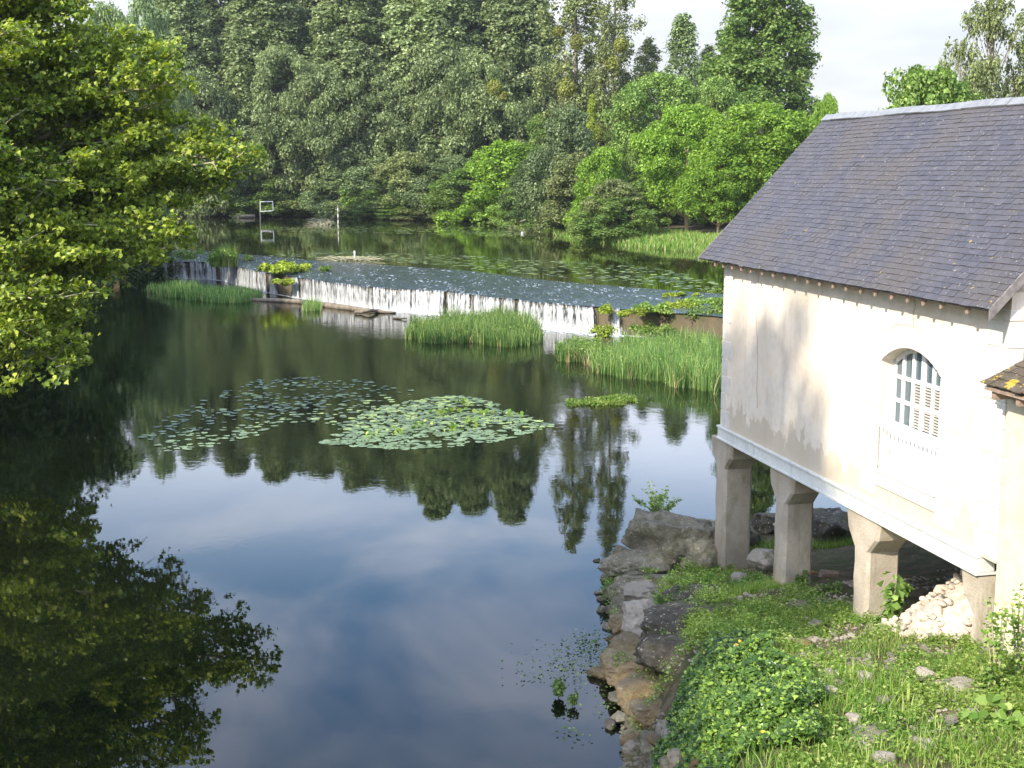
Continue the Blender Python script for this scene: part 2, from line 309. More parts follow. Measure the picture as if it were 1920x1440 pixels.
# ---------------------------------------------------------------- terrain and water
FACE = np.array([(-33, 106), (-30, 104.5), (-22.7, 101.5), (-17.3, 91.0), (-12.4, 84.2), (-8.4, 79.3), (-4.1, 77.0), (1.4, 70.2), (4.3, 67.8), (9.9, 63.3), (17, 58)], float)
CREST = np.array([(-35, 116), (-31, 114), (-26.0, 110), (-19, 103), (-14.6, 98), (-9.9, 93.8), (-2.8, 87.7), (1.2, 81.2), (4.4, 77.2), (11.3, 71.0), (20, 64)], float)
def resample(P, n=260):
    t = np.arange(len(P)); u = np.linspace(0, len(P) - 1, n)
    Q = np.stack([np.interp(u, t, P[:, i]) for i in range(2)], 1)
    for _ in range(14): Q[1:-1] = (Q[:-2] + Q[1:-1] * 2 + Q[2:]) / 4
    return Q
FC, CR = resample(FACE), resample(CREST)
LOW = [(-12, -30), (-13, 10), (-17, 30), (-21, 46), (-26, 70), (-33, 100)] + [tuple(p) for p in FACE[1:-1]] + [(16, 59), (14, 52), (13, 42), (13.5, 32), (9, 30.4), (6, 29.4), (4.4, 28.9), (3.2, 28.2), (2.4, 27.0), (2.0, 25.5), (1.75, 22), (1.7, 19), (1.55, 17.3), (1.2, 14), (1.0, 8), (1, -30)]
UP = [tuple(p) for p in FACE[1:-1]] + [(15, 60), (19, 63), (23, 70), (24, 84), (19.5, 99), (15.6, 107.5), (11.5, 115), (6.6, 127), (4.5, 138), (2.5, 150), (-2, 166), (-8, 178), (-14, 182), (-28, 190), (-42, 198), (-60, 204), (-66, 190), (-54, 160), (-44, 135), (-37, 118), (-33, 107)]
STRIP = [tuple(p) for p in FACE[1:-1]] + [tuple(p) for p in CREST[1:-1]][::-1]
def sdf(X, Y, poly):
    P = np.array(poly); d = np.full(X.shape, 1e9); ins = np.zeros(X.shape, bool)
    for i in range(len(P)):
        a = P[i]; b = P[(i + 1) % len(P)]; e = b - a; wx, wy = X - a[0], Y - a[1]
        t = np.clip((wx * e[0] + wy * e[1]) / (e @ e), 0, 1); d = np.minimum(d, (wx - e[0] * t) ** 2 + (wy - e[1] * t) ** 2)
        c = ((a[1] > Y) != (b[1] > Y)); with_ = np.where(c, (b[0] - a[0]) * (Y - a[1]) / ((b[1] - a[1]) if b[1] != a[1] else 1e-9) + a[0], 0); ins ^= c & (X < with_)
    d = np.sqrt(d); return np.where(ins, -d, d)
def wob(X, Y, s): return np.sin(X * s + 1.3 * np.sin(Y * s * .7)) * np.cos(Y * s * 1.1 + 1.7 * np.sin(X * s * .6))
def hz(X, Y):
    X = np.asarray(X, float); Y = np.asarray(Y, float)
    d1 = sdf(X, Y, LOW); d2 = sdf(X, Y, UP); d = np.minimum(d1, d2)
    zr = np.where(d2 < d1, 1.7, 0.0)
    pen = 1 / (1 + np.exp(-(X + 3))) / (1 + np.exp((Y - 34) / .8))      # the mill's peninsula
    lp = .75 + np.clip((24.5 - Y) * .155, -.3, 2.2) + np.clip((X - 5.2), -3, 4) * .12
    far = zr + np.where(Y > 140, .25, 1.0) + np.clip(d - 3, 0, 40) * .03
    far = np.where((X > 0) & (Y > 60), zr + .45 + np.clip(d - 2, 0, 30) * .03, far)
    land = far * (1 - pen) + lp * pen; w = 4.0 * (1 - pen) + 1.3 * pen
    h = zr * (1 - pen) + (land - zr * (1 - pen)) * smooth_(d / w) + .0 * X
    h = h + wob(X, Y, .9) * .07 * smooth_(d / 2) + wob(X + 3, Y, 2.7) * .035 * smooth_(d / 1.) 
    h = h + .24 * np.exp(-(((X - 3.1) / 1.15) ** 2 + ((Y - 15.6) / 2.2) ** 2) ** 1.5) * pen
    h = np.where(np.minimum(sdf(X, Y, STRIP), 9) < 2.6, np.minimum(h, -.8), h) if True else h
    return np.where(d < 0, -np.minimum(1.2, -d * 1.0) + zr * (1 - smooth_(-d / .8)) * (1 - pen) * (sdf(X, Y, STRIP) > 2.6), h)
def bare(x, y):
    c = 4.05 + (y - 13.5) * .12 + .5 * np.sin(y * 1.1); return np.exp(-((x - c) / .55) ** 2) * (y < 19.5) * (.5 + .8 * (wob(x, y, 2.1) > -.2)) + .9 * (wob(x + 5, y + 2, 1.9) > .62)
def axis(lo, hi, flo, fhi, fine, coarse, far):
    a = list(np.arange(flo, fhi, fine)); b = list(np.arange(fhi, hi, coarse)); c = list(np.arange(flo - coarse, lo, -coarse))[::-1]
    return np.array([-far * .32 if lo == -30 else -far, lo - 90] + c + a + b + [hi + 90, hi + 350, far])
gx = axis(-120, 120, -2, 16, .2, 1.5, 1400); gy = axis(-30, 290, 8, 36, .2, 1.5, 1600)
GX, GY = np.meshgrid(gx, gy, indexing='ij'); GZ = hz(GX, GY)
ground = link('ground', grid_mesh('ground', np.stack([GX, GY, GZ], -1)), M['ground']); tag(ground, kind='structure')
lw = MB(); lw.poly([(-60, -40, 0), (40, -40, 0), (40, 64, 0), (17, 64, 0)] + [(p[0], p[1] + .6, 0) for p in FACE[::-1]] + [(-60, 108, 0)]); tag(lw.build('water', M['water']), kind='structure')
uw = MB(); uw.poly([(p[0], p[1] , 1.7) for p in CR[::4]] + [(60, 64, 1.7), (60, 212, 1.7), (-90, 212, 1.7), (-90, 116, 1.7)]); tag(uw.build('water', M['water2']), kind='structure')

def uvgrid(name, P, U, mat, smooth=True):
    me = grid_mesh(name, P, smooth); uv = me.uv_layers.new(name='UVMap'); idx = np.zeros(len(me.loops), np.int32); me.loops.foreach_get('vertex_index', idx)
    uv.data.foreach_set('uv', U.reshape(-1, 2)[idx].astype(np.float32).ravel()); return link(name, me, mat)
arc = np.concatenate([[0], np.cumsum(np.linalg.norm(np.diff(FC, axis=0), axis=1))])
# weir body
wr = empty('weir', (0, 70, 0)); tag(wr, 'low curved concrete weir with mossy brown face between the upper pond and the pool', 'weir')
prof = [(-.02, -1.0), (0.0, 1.22), (.12, 1.29)]
rows = []
tn = nrm(CR - FC)
jag = np.array([.05 * math.sin(a * 1.3) + .05 * math.sin(a * 3.1 + 1) for a in arc])
for o_, z_ in ((.0, -1.0), (.0, 0.4), (0.03, 1.22), (.15, 1.29)):
    rows.append(np.column_stack([FC + tn * (o_ + .35 + (jag[:, None] if z_ < 1.2 else jag[:, None] * .4)), np.full(len(FC), z_)]))
P = np.stack(rows, 0); o = link('weir_face', grid_mesh('weir_face', P), M['weir'], wr, (0, -70, 0))
P = np.stack([np.column_stack([FC * (1 - k) + CR * k + tn * .48 * (1 - k), np.full(len(FC), 1.285 + .395 * (k ** .8)) - (.9 if k > 1 else 0)]) for k in (0, .15, .3, .45, .6, .75, .9, 1.0, 1.05)], 0)
link('apron', grid_mesh('apron', P), M['weir'], wr, (0, -70, 0))
# water sliding over the apron
ks = np.linspace(0.0, 1.03, 22)
xw = FC[:, 0]
def dryness(x): return smooth_((x - 5.2) / .8)
P = np.stack([np.column_stack([FC * (1 - k) + CR * k + tn * .30 * (1 - k), 1.335 + .385 * (min(k, 1) ** .8) + .018 * np.sin(arc * 2.2 + k * 9) * (1 - k) + .012 * np.sin(arc * 5.1 - k * 14) * (1 - k)]) for k in ks], 0)
cl = np.linalg.norm(CR - FC, axis=1)
U = np.stack([np.column_stack([arc, k * cl]) for k in ks], 0)
tag(uvgrid('water_film', P, U, M['flow']), kind='structure')
# curtains of falling water (left to right between the plants)
FPXX = np.array([960 + FPX * (p[0] / (p[1] * math.cos(PIT) - (.7 - CH) * math.sin(PIT))) for p in FC])
def curtain(x0, x1, name='waterfall'):
    m = np.where((FPXX >= x0) & (FPXX <= x1))[0]
    if len(m) < 2: k_ = int(np.argmin(abs(FPXX - (x0 + x1) / 2))); m = np.array([k_, k_ + 1])
    A0, A1 = np.interp([x0, x1], FPXX, arc); n = max(14, int((A1 - A0) / .06)); a = np.linspace(A0, A1, n); ed = []
    bx = np.interp(a, arc, FC[:, 0]); by = np.interp(a, arc, FC[:, 1]); tx = np.interp(a, arc, tn[:, 0]); ty = np.interp(a, arc, tn[:, 1])
    rb = np.cumsum(rng.normal(size=n)) * .02; rb = rb - np.linspace(rb[0], rb[-1], n); wv = .09 * np.sin(a * 3.3 + 1.4 * np.sin(a * .9)) + .05 * np.sin(a * 8.1 + 1) + rb * .4
    rows = []; us = []
    for k in np.linspace(0, 1, 14):
        off = .32 - .42 * (k ** .5) - wv * (.3 + .7 * k); z = 1.345 + .02 * np.sin(a * 1.7) * (1 - k) - 1.36 * k ** 1.5
        rows.append(np.column_stack([bx + tx * off, by + ty * off, z])); us.append(np.column_stack([a, np.full(n, k * 1.4)])); ed.append(np.clip(np.minimum(a - A0, A1 - a) / .35, 0, 1))
    o = uvgrid(name, np.stack(rows, 0), np.stack(us, 0), M['fall']); at = o.data.attributes.new('edge', 'FLOAT', 'POINT'); at.data.foreach_set('value', np.stack(ed, 0).ravel().astype(np.float32)); tag(o, kind='structure')
for a, b_ in ((300, 318), (320, 352), (355, 407), (412, 500), (505, 520), (546, 561), (562, 584), (584, 700), (696, 836), (834, 940), (936, 968), (964, 1118), (1144, 1170)):
    curtain(a - 2, b_ + 2)
curtain(1170, 1182)
# foam
P = np.stack([np.column_stack([FC - tn * (k * (1.0 + 2.2 * smooth_((xw + 10) / 6)[:, None] * (1 - smooth_((xw - 4.0) / 2.5))[:, None]) - .25), np.full(len(FC), .012)]) for k in np.linspace(0, 1, 8)], 0)
U = np.stack([np.column_stack([arc / 10, np.full(len(FC), k)]) for k in np.linspace(0, 1, 8)], 0)
tag(uvgrid('foam', P[:, :225], U[:, :225], M['foam']), 'white churning foam along the foot of the weir', 'foam', kind='stuff')

# ---------------------------------------------------------------- mill building
P0 = np.array([4.08506372, 25.09015126, 0.]); DD = np.array([0.21834977, -0.97587057, 0]); NN = np.array([-0.97587057, -0.21834977, 0.])
BROT = math.atan2(DD[1], DD[0])      # local +x runs along the wall (s), local +y is inward (t)
def B(s, t, z): return (s, t, z)
mill = empty('mill_building', tuple(P0), BROT); mill['label'] = 'pale rendered mill building with slate roof standing on concrete piers'; mill['category'] = 'building'
# local frame check: s -> +x, inward t -> +y
def hx(mb, s0, s1, t0, t1, z0, z1): mb.hexa([(s0, t0, z0), (s1, t0, z0), (s1, t1, z0), (s0, t1, z0), (s0, t0, z1), (s1, t0, z1), (s1, t1, z1), (s0, t1, z1)])
SL = 9.35; WD = 4.4; ZB = 3.4; ZE = 6.86; RZ = 9.33; RT = 2.2
wS0, wS1, wZ0, wZs, wZa = 6.2, 7.85, 3.86, 5.56, 5.84
def arch_pts(s0, s1, zs, za, n=14):
    c = (s0 + s1) / 2; hw = (s1 - s0) / 2; r = (hw * hw + (za - zs) ** 2) / (2 * (za - zs)); zc = za - r; a = math.asin(hw / r)
    return [(c + r * math.sin(t), zc + r * math.cos(t)) for t in np.linspace(-a, a, n)]
w = MB(); TH = .38
AP = arch_pts(wS0, wS1, wZs, wZa)
w.poly([(0, 0, ZB), (wS0, 0, ZB), (wS0, 0, ZE), (0, 0, ZE)]); w.poly([(wS1, 0, ZB), (SL, 0, ZB), (SL, 0, ZE), (wS1, 0, ZE)]); w.poly([(wS0, 0, ZB), (wS1, 0, ZB), (wS1, 0, wZ0), (wS0, 0, wZ0)])
for i in range(len(AP) - 1):
    (a, za), (b_, zb_) = AP[i], AP[i + 1]; w.poly([(a, 0, za), (b_, 0, zb_), (b_, 0, ZE), (a, 0, ZE)]); w.poly([(b_, 0, zb_), (a, 0, za), (a, TH, za), (b_, TH, zb_)])
w.poly([(wS0, 0, wZ0), (wS0, 0, wZs), (wS0, TH, wZs), (wS0, TH, wZ0)]); w.poly([(wS1, 0, wZs), (wS1, 0, wZ0), (wS1, TH, wZ0), (wS1, TH, wZs)]); w.poly([(wS0, 0, wZ0), (wS0, TH, wZ0), (wS1, TH, wZ0), (wS1, 0, wZ0)])
for s in (0, SL): w.poly([(s, 0, ZB), (s, WD, ZB), (s, WD, ZE), (s, RT, RZ - .12), (s, 0, ZE)])
w.poly([(0, WD, ZB), (SL, WD, ZB), (SL, WD, ZE), (0, WD, ZE)]); w.poly([(0, .002, ZB + .01), (SL, .002, ZB + .01), (SL, WD, ZB + .01), (0, WD, ZB + .01)])
w.build('wall', M['wall'], mill)
# quoins and window surround (dressed stone, a few millimetres proud)
q = MB(); jn = MB(); z = ZB; i = 0
while z < 6.5:
    wd = .26 if i % 2 else .42; hx(q, -.012, wd, -.012, .25 if i % 2 else .42, z + .008, min(z + .33, 6.62)); z += .34; i += 1
q.build('quoin', M['ashlar'], mill, bevel=.006)
q = MB(); z = ZB + .02; i = 0
while z < 6.5:
    wd = .30 if i % 2 else .50; hx(q, SL - wd, SL + .012, -.012, .2, z + .008, min(z + .33, 6.62)); z += .34; i += 1
q.build('quoin', M['ashlar'], mill, bevel=.006)
q = MB(); z = wZ0 - .34; i = 0
while z < wZs - .1:
    wd = .28 if i % 2 else .48; h_ = min(z + .33, wZs + .02)
    hx(q, wS0 - wd, wS0 - .003 , -.012, .1, z + .008, h_); hx(q, wS1 + .003, wS1 + wd, -.012, .1, z + .008, h_); z += .34; i += 1
hx(q, wS0 - .02, wS1 + .02, -.03, TH, wZ0 - .16, wZ0 + .02)
A2 = arch_pts(wS0 - .1, wS1 + .1, wZs + .22, wZa + .30)
for i in range(len(AP) - 1):
    g = .004; q.hexa([(AP[i][0] + g, -.012, AP[i][1] + .003), (AP[i + 1][0] - g, -.012, AP[i + 1][1] + .003), (AP[i + 1][0] - g, .1, AP[i + 1][1] + .003), (AP[i][0] + g, .1, AP[i][1] + .003), (A2[i][0] + g, -.012, A2[i][1]), (A2[i + 1][0] - g, -.012, A2[i + 1][1]), (A2[i + 1][0] - g, .1, A2[i + 1][1]), (A2[i][0] + g, .1, A2[i][1])])
q.build('window_surround', M['ashlar'], mill)
# window
wn = MB(); ty = .20; fr = .055
for s in (wS0, wS1 - fr): hx(wn, s, s + fr, ty, ty + .06, wZ0 + .02, wZs + .02)
I2 = arch_pts(wS0, wS1, wZs, wZa, 12); I3 = arch_pts(wS0 + .02, wS1 - .02, wZs - .07, wZa - .07, 12)
for i in range(11): wn.hexa([(I3[i][0], ty, I3[i][1]), (I3[i + 1][0], ty, I3[i + 1][1]), (I3[i + 1][0], ty + .06, I3[i + 1][1]), (I3[i][0], ty + .06, I3[i][1]), (I2[i][0], ty, I2[i][1]), (I2[i + 1][0], ty, I2[i + 1][1]), (I2[i + 1][0], ty + .06, I2[i + 1][1]), (I2[i][0], ty + .06, I2[i][1])])
def archz(s):
    return float(np.interp(s, [p[0] for p in AP], [p[1] for p in AP]))
nb = 6
for i in range(1, nb):
    s = wS0 + (wS1 - wS0) * i / nb; wd = .05 if i == 3 else .03; hx(wn, s - wd, s + wd, ty + .004, ty + .05, wZ0 + .8, archz(s) - .05)
for z in (4.62, 4.98, 5.33): hx(wn, wS0 + fr, wS1 - fr, ty + .008, ty + .046, z - .028, z + .028)
hx(wn, wS0 + fr, wS1 - fr, ty + .002, ty + .054, wZ0 + .02, 4.60)
wf = wn.build('window', M['white'], mill)
g = MB(); g.poly([(wS0 + .02, ty + .035, 4.5), (wS1 - .02, ty + .035, 4.5)] + [(p[0], ty + .035, p[1] - .01) for p in arch_pts(wS0 + .02, wS1 - .02, wZs - .02, wZa - .02)][::-1]); g.build('pane', M['glass'], wf)
bl = MB(); z = 4.5
while z < 5.30: hx(bl, wS0 + .62, wS1 - .08, ty + .012, ty + .028, z, z + .022); z += .042
bl.build('reflection_slat', M['reflection_slat'], wf)  # slats stand in for a striped reflection in the panes
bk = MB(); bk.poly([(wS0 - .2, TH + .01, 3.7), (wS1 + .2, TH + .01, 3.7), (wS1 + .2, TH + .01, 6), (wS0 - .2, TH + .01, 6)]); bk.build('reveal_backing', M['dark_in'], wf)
rl = MB()
for z in (4.62, 3.93): hx(rl, wS0 - .04, wS1 + .04, -.05, -.015, z - .02, z + .02)
for i in range(15):
    s = wS0 + .04 + (wS1 - wS0 - .08) * i / 14; hx(rl, s - .011, s + .011, -.043, -.022, 3.95, 4.60)
rl.build('railing', M['white'], mill)
# beam and piers
bm = MB(); hx(bm, -.12, 9.0, -.05, .30, 3.36, ZB); hx(bm, -.12, 9.0, -.02, .22, 3.17, 3.36); hx(bm, -.12, 9.0, -.05, .30, 3.13, 3.17); hx(bm, -.12, 9.0, WD - .3, WD, 3.13, ZB); bm.build('beam', M['beam'], mill, bevel=.008)
fl = MB(); hx(fl, 0, SL, .3, WD - .3, 3.2, 3.398); fl.build('floor_slab', M['concrete'], mill)
def pier(s0, s1, t0, t1, zt=3.13, zb=-.6, fl_=.30, label=None):
    p = MB(); nz = 14
    lev = list(np.linspace(zb, zt - .55, nz)) + [zt - .30, zt - .02]
    sec = []
    for z in lev:
        e = 0 if z <= zt - .53 else fl_ * min(1, (z - (zt - .55)) / .32)
        c = .05; j = lambda: random.uniform(-.008, .008)
        sec.append([(s0 - e + c + j(), t0 + j(), z), (s1 + e - c + j(), t0 + j(), z), (s1 + e + j(), t0 + c + j(), z), (s1 + e + j(), t1 - c, z), (s1 + e - c, t1, z), (s0 - e + c, t1, z), (s0 - e, t1 - c, z), (s0 - e + j(), t0 + c, z)])
    b0 = len(p.v)
    for r in sec: p.v += r
    for i in range(len(sec) - 1):
        for k in range(8): p.f.append((b0 + i * 8 + k, b0 + i * 8 + (k + 1) % 8, b0 + (i + 1) * 8 + (k + 1) % 8, b0 + (i + 1) * 8 + k))
    p.f.append(tuple(b0 + (len(sec) - 1) * 8 + k for k in range(8)))
    o = p.build('pier', M['concrete'], mill); 
    if label: o['label'] = label
    return o
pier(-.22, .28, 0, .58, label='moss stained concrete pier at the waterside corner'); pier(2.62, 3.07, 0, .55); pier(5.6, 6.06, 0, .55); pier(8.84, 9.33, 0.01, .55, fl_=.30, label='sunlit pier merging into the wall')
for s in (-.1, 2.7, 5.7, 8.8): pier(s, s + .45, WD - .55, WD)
# roof: courses of slates on a deck
def slate_slope(s0, s1, e, r, name, mat, cw=.185, rows=37, th=.009, jit=1.0, parent=None, sag=.016):
    """e,r : (t,z) of eave and ridge"""
    e = np.array(e); r = np.array(r); L = np.linalg.norm(r - e); u = (r - e) / L; nrm_ = np.array([-u[1], u[0]]); 
    if nrm_[1] < 0: nrm_ = -nrm_
    ex = L / rows; V = []; 
    for j in range(rows):
        off = (.5 if j % 2 else 0) * cw + random.uniform(-.01, .01); n = int((s1 - s0) / cw) + 2
        for i in range(n):
            a = s0 + i * cw - off; b_ = a + cw - .004; a = max(a, s0 + random.uniform(-.008, .008)); b_ = min(b_, s1 + random.uniform(-.008, .008))
            if b_ - a < .02: continue
            lo = j * ex - .012 + random.gauss(0, .0035) * jit; hi = (j + 2.1) * ex; hi = min(hi, L)
            if random.random() < .012: lo -= random.uniform(.01, .03)
            lift = .017 + random.uniform(0, .006) * jit; tw = random.gauss(0, .0022) * jit
            sg = lambda s, d: -sag * math.sin(math.pi * (s - s0) / (s1 - s0)) * math.sin(math.pi * min(1, d / L + .12)) + .008 * math.sin(s * 2.1 + d)
            c = []
            for top in (0, 1):
                for (s, d, h) in ((a, lo, lift + tw), (b_, lo, lift - tw), (b_, hi, .002), (a, hi, .002)):
                    p = e + u * d + nrm_ * (h + sg(s, d) + (th if top else 0)); c.append((s, p[0], p[1]))
            V.append(c)
    V = np.array(V); n = len(V); I = (np.arange(n) * 8)[:, None, None] + np.array([(0, 3, 2, 1), (4, 5, 6, 7), (0, 1, 5, 4), (1, 2, 6, 5), (2, 3, 7, 6), (3, 0, 4, 7)])[None]
    return link(name, np_mesh(name, V.reshape(-1, 3), I.reshape(-1), np.full(n * 6, 4)), mat, parent)
rs0, rs1 = -.44, 9.47
rf = slate_slope(rs0, rs1, (-.35, 6.645), (2.2, 9.33), 'roof', M['slate'], parent=mill)
rb = slate_slope(rs0, rs1, (WD + .35, 6.645), (2.2, 9.33), 'slope', M['slate'], parent=rf)
dk = MB()
for (ta, tb) in ((-.33, 2.2), (WD + .33, 2.2)):
    dk.hexa([(rs0 + .02, ta, 6.62), (rs1 - .02, ta, 6.62), (rs1 - .02, tb, 9.27), (rs0 + .02, tb, 9.27), (rs0 + .02, ta, 6.645), (rs1 - .02, ta, 6.645), (rs1 - .02, tb, 9.30), (rs0 + .02, tb, 9.30)])
dk.build('deck', M['wood'], rf)
rc = MB(); n = 24
for sgn in (-1, 1):
    for i in range(n):
        a = rs0 - .02 + (rs1 - rs0 + .04) * i / n; b_ = rs0 - .02 + (rs1 - rs0 + .04) * (i + 1) / n - .004; h_ = .008 * math.sin(i * 1.1)
        rc.hexa([(a, 2.2, 9.36 + h_), (b_, 2.2, 9.36 + h_), (b_, 2.2 + sgn * .10, 9.275 + h_), (a, 2.2 + sgn * .10, 9.275 + h_), (a, 2.2, 9.40 + h_), (b_, 2.2, 9.40 + h_), (b_, 2.2 + sgn * .11, 9.292 + h_), (a, 2.2 + sgn * .11, 9.292 + h_)])
rc.build('ridge_cap', M['zinc'], rf)
def verge(s, wd, name, dz=-.13):
    v = MB()
    for (ta, tb) in ((-.38, 2.2), (WD + .38, 2.2)):
        v.hexa([(s, ta, 6.63 + dz), (s + wd, ta, 6.63 + dz), (s + wd, tb, 9.29 + dz), (s, tb, 9.29 + dz), (s, ta, 6.66), (s + wd, ta, 6.66), (s + wd, tb, 9.33), (s, tb, 9.33)])
    v.build(name, M['wood'], rf)
verge(rs1 - .01, .03, 'verge_board', -.12); verge(rs0 - .02, .03, 'verge_board', -.05)
for s in [0.22, .64, 1.07, 1.5, 1.94, 2.43, 2.89, 3.35, 3.78, 4.24, 4.67, 5.13, 5.56, 6.02, 6.46, 6.93, 7.37, 7.78, 8.23, 8.84]:
    t = MB(); k = .95 / .9
    t.hexa([(s - .028, -.30, 6.535), (s + .028, -.30, 6.535), (s + .028, .3, 7.15), (s - .028, .3, 7.15), (s - .028, -.30, 6.618), (s + .028, -.30, 6.618), (s + .028, .3, 7.26), (s - .028, .3, 7.26)])
    t.build('rafter_tail', M['tail'], rf)
# wall plate filling behind the tails
pl = MB(); hx(pl, 0.0, SL, .02, .2, ZE - .02, 6.95); pl.build('wall_plate', M['wall'], mill)
# thin settlement cracks
ck = MB()
for pts in ([(1.62, 6.5), (1.66, 6.1), (1.60, 5.6), (1.72, 5.0), (1.70, 4.5), (1.78, 3.95)], [(7.02, 6.6), (7.10, 6.45), (7.04, 6.3), (7.09, 6.12)], [(6.3, 6.03), (6.6, 6.14), (7.0, 6.17), (7.4, 6.12)]):
    pp = []
    for i in range(len(pts) - 1):
        for k in range(5): f_ = k / 5; pp.append((pts[i][0] * (1 - f_) + pts[i + 1][0] * f_ + random.uniform(-.012, .012), -.0135, pts[i][1] * (1 - f_) + pts[i + 1][1] * f_ + random.uniform(-.012, .012)))
    ck.tube(pp, [.0028] * len(pp), 4)
ck.build('crack', M['joint'], mill)
# low annex nearer the bridge
an = empty('annex_building', tuple(P0 + DD * 9.40), BROT); an['label'] = 'low cream annex with lichened tile roof at the right edge of the mill'; an['category'] = 'building'
a = MB(); hx(a, 0.0, 3.6, -.02, 3.6, -.2, 5.66); a.poly([(3.61, -.02, 5.66), (3.61, 3.6, 5.66), (3.61, 1.8, 6.5)]); a.build('wall', M['annexwall'], an)
ar = slate_slope(-.02, 3.9, (-.36, 5.72), (1.8, 6.72), 'roof', M['oldtile'], .17, 15, .014, 2.2, an, .02)
slate_slope(-.02, 3.9, (3.9, 5.72), (1.8, 6.72), 'slope', M['oldtile'], .17, 15, .014, 2.2, ar, .02)
d = MB(); d.hexa([(0, -.34, 5.66), (3.86, -.34, 5.66), (3.86, 1.8, 6.64), (0, 1.8, 6.64), (0, -.34, 5.70), (3.86, -.34, 5.70), (3.86, 1.8, 6.69), (0, 1.8, 6.69)]); d.build('deck', M['tail'], ar)
for s in (.1, .6, 1.1, 1.6, 2.1, 2.6, 3.1): t = MB(); hx(t, s, s + .08, -.30, .1, 5.56, 5.655); t.build('rafter_tail', M['tail'], ar)

# ---------------------------------------------------------------- rocks
def rock_mesh(seed, sub=4, cuts=9, rough=.16, squ=(1, 1, 1)):
    bm = bmesh.new(); bmesh.ops.create_icosphere(bm, subdivisions=sub, radius=1); r = np.random.default_rng(seed)
    pl = [(nrm(r.normal(size=3) * np.array([1, 1, .9])), r.uniform(.55, .82)) for _ in range(cuts)] + [(np.array([0, 0, 1.]), .62), (nrm(np.array([1., .1, .1])), .75), (nrm(np.array([-1., .1, .05])), .72)]
    for v in bm.verts:
        c = np.array(v.co)
        for n_, d_ in pl:
            k = c @ n_
            if k > d_: c = c - n_ * (k - d_) * .93
        n = mnoise.fractal(Vector(c) * 1.7 + Vector((seed * 3.1, 0, 0)), .9, 2.1, 5); n2 = mnoise.ridged_multi_fractal(Vector(c) * 2.6 + Vector((0, seed * 1.7, 0)), 1, 2, 4, 1, 2) - 1.2
        c = c * (1 + rough * .8 * n + rough * .42 * n2 + .035 * mnoise.noise(Vector(c) * 9) - .05 * max(0, .16 - abs(mnoise.noise(Vector(c) * 2.2 + Vector((seed, 0, 0))))) / .16); v.co = c * np.array(squ)
    for f in bm.faces: f.smooth = True
    me = bpy.data.meshes.new('rock'); bm.to_mesh(me); bm.free(); return me
def rock(px, py, wpx, hpx, depth_m, mat, label, z=None, rotz=0.0, seed=1, name='boulder', cat='boulder', group=None, tilt=(0, 0), sub=4):
    """px,py: picture centre of the rock; wpx wide, hpx high; z: height of its centre"""
    c = atz(px, py, z); dist = np.linalg.norm(c - CC); sx = wpx / FPX * dist / 2; sz = max(.08, hpx / FPX * dist / 2 * .95 - depth_m * .12)
    me = rock_mesh(seed, sub, squ=(sx / .78, depth_m / 2 / .78, sz / .70)); me.materials.append(M[mat])
    o = link(name, me, None, None, tuple(c)); o.rotation_euler = (tilt[0], tilt[1], rotz); tag(o, label, cat, group); return o
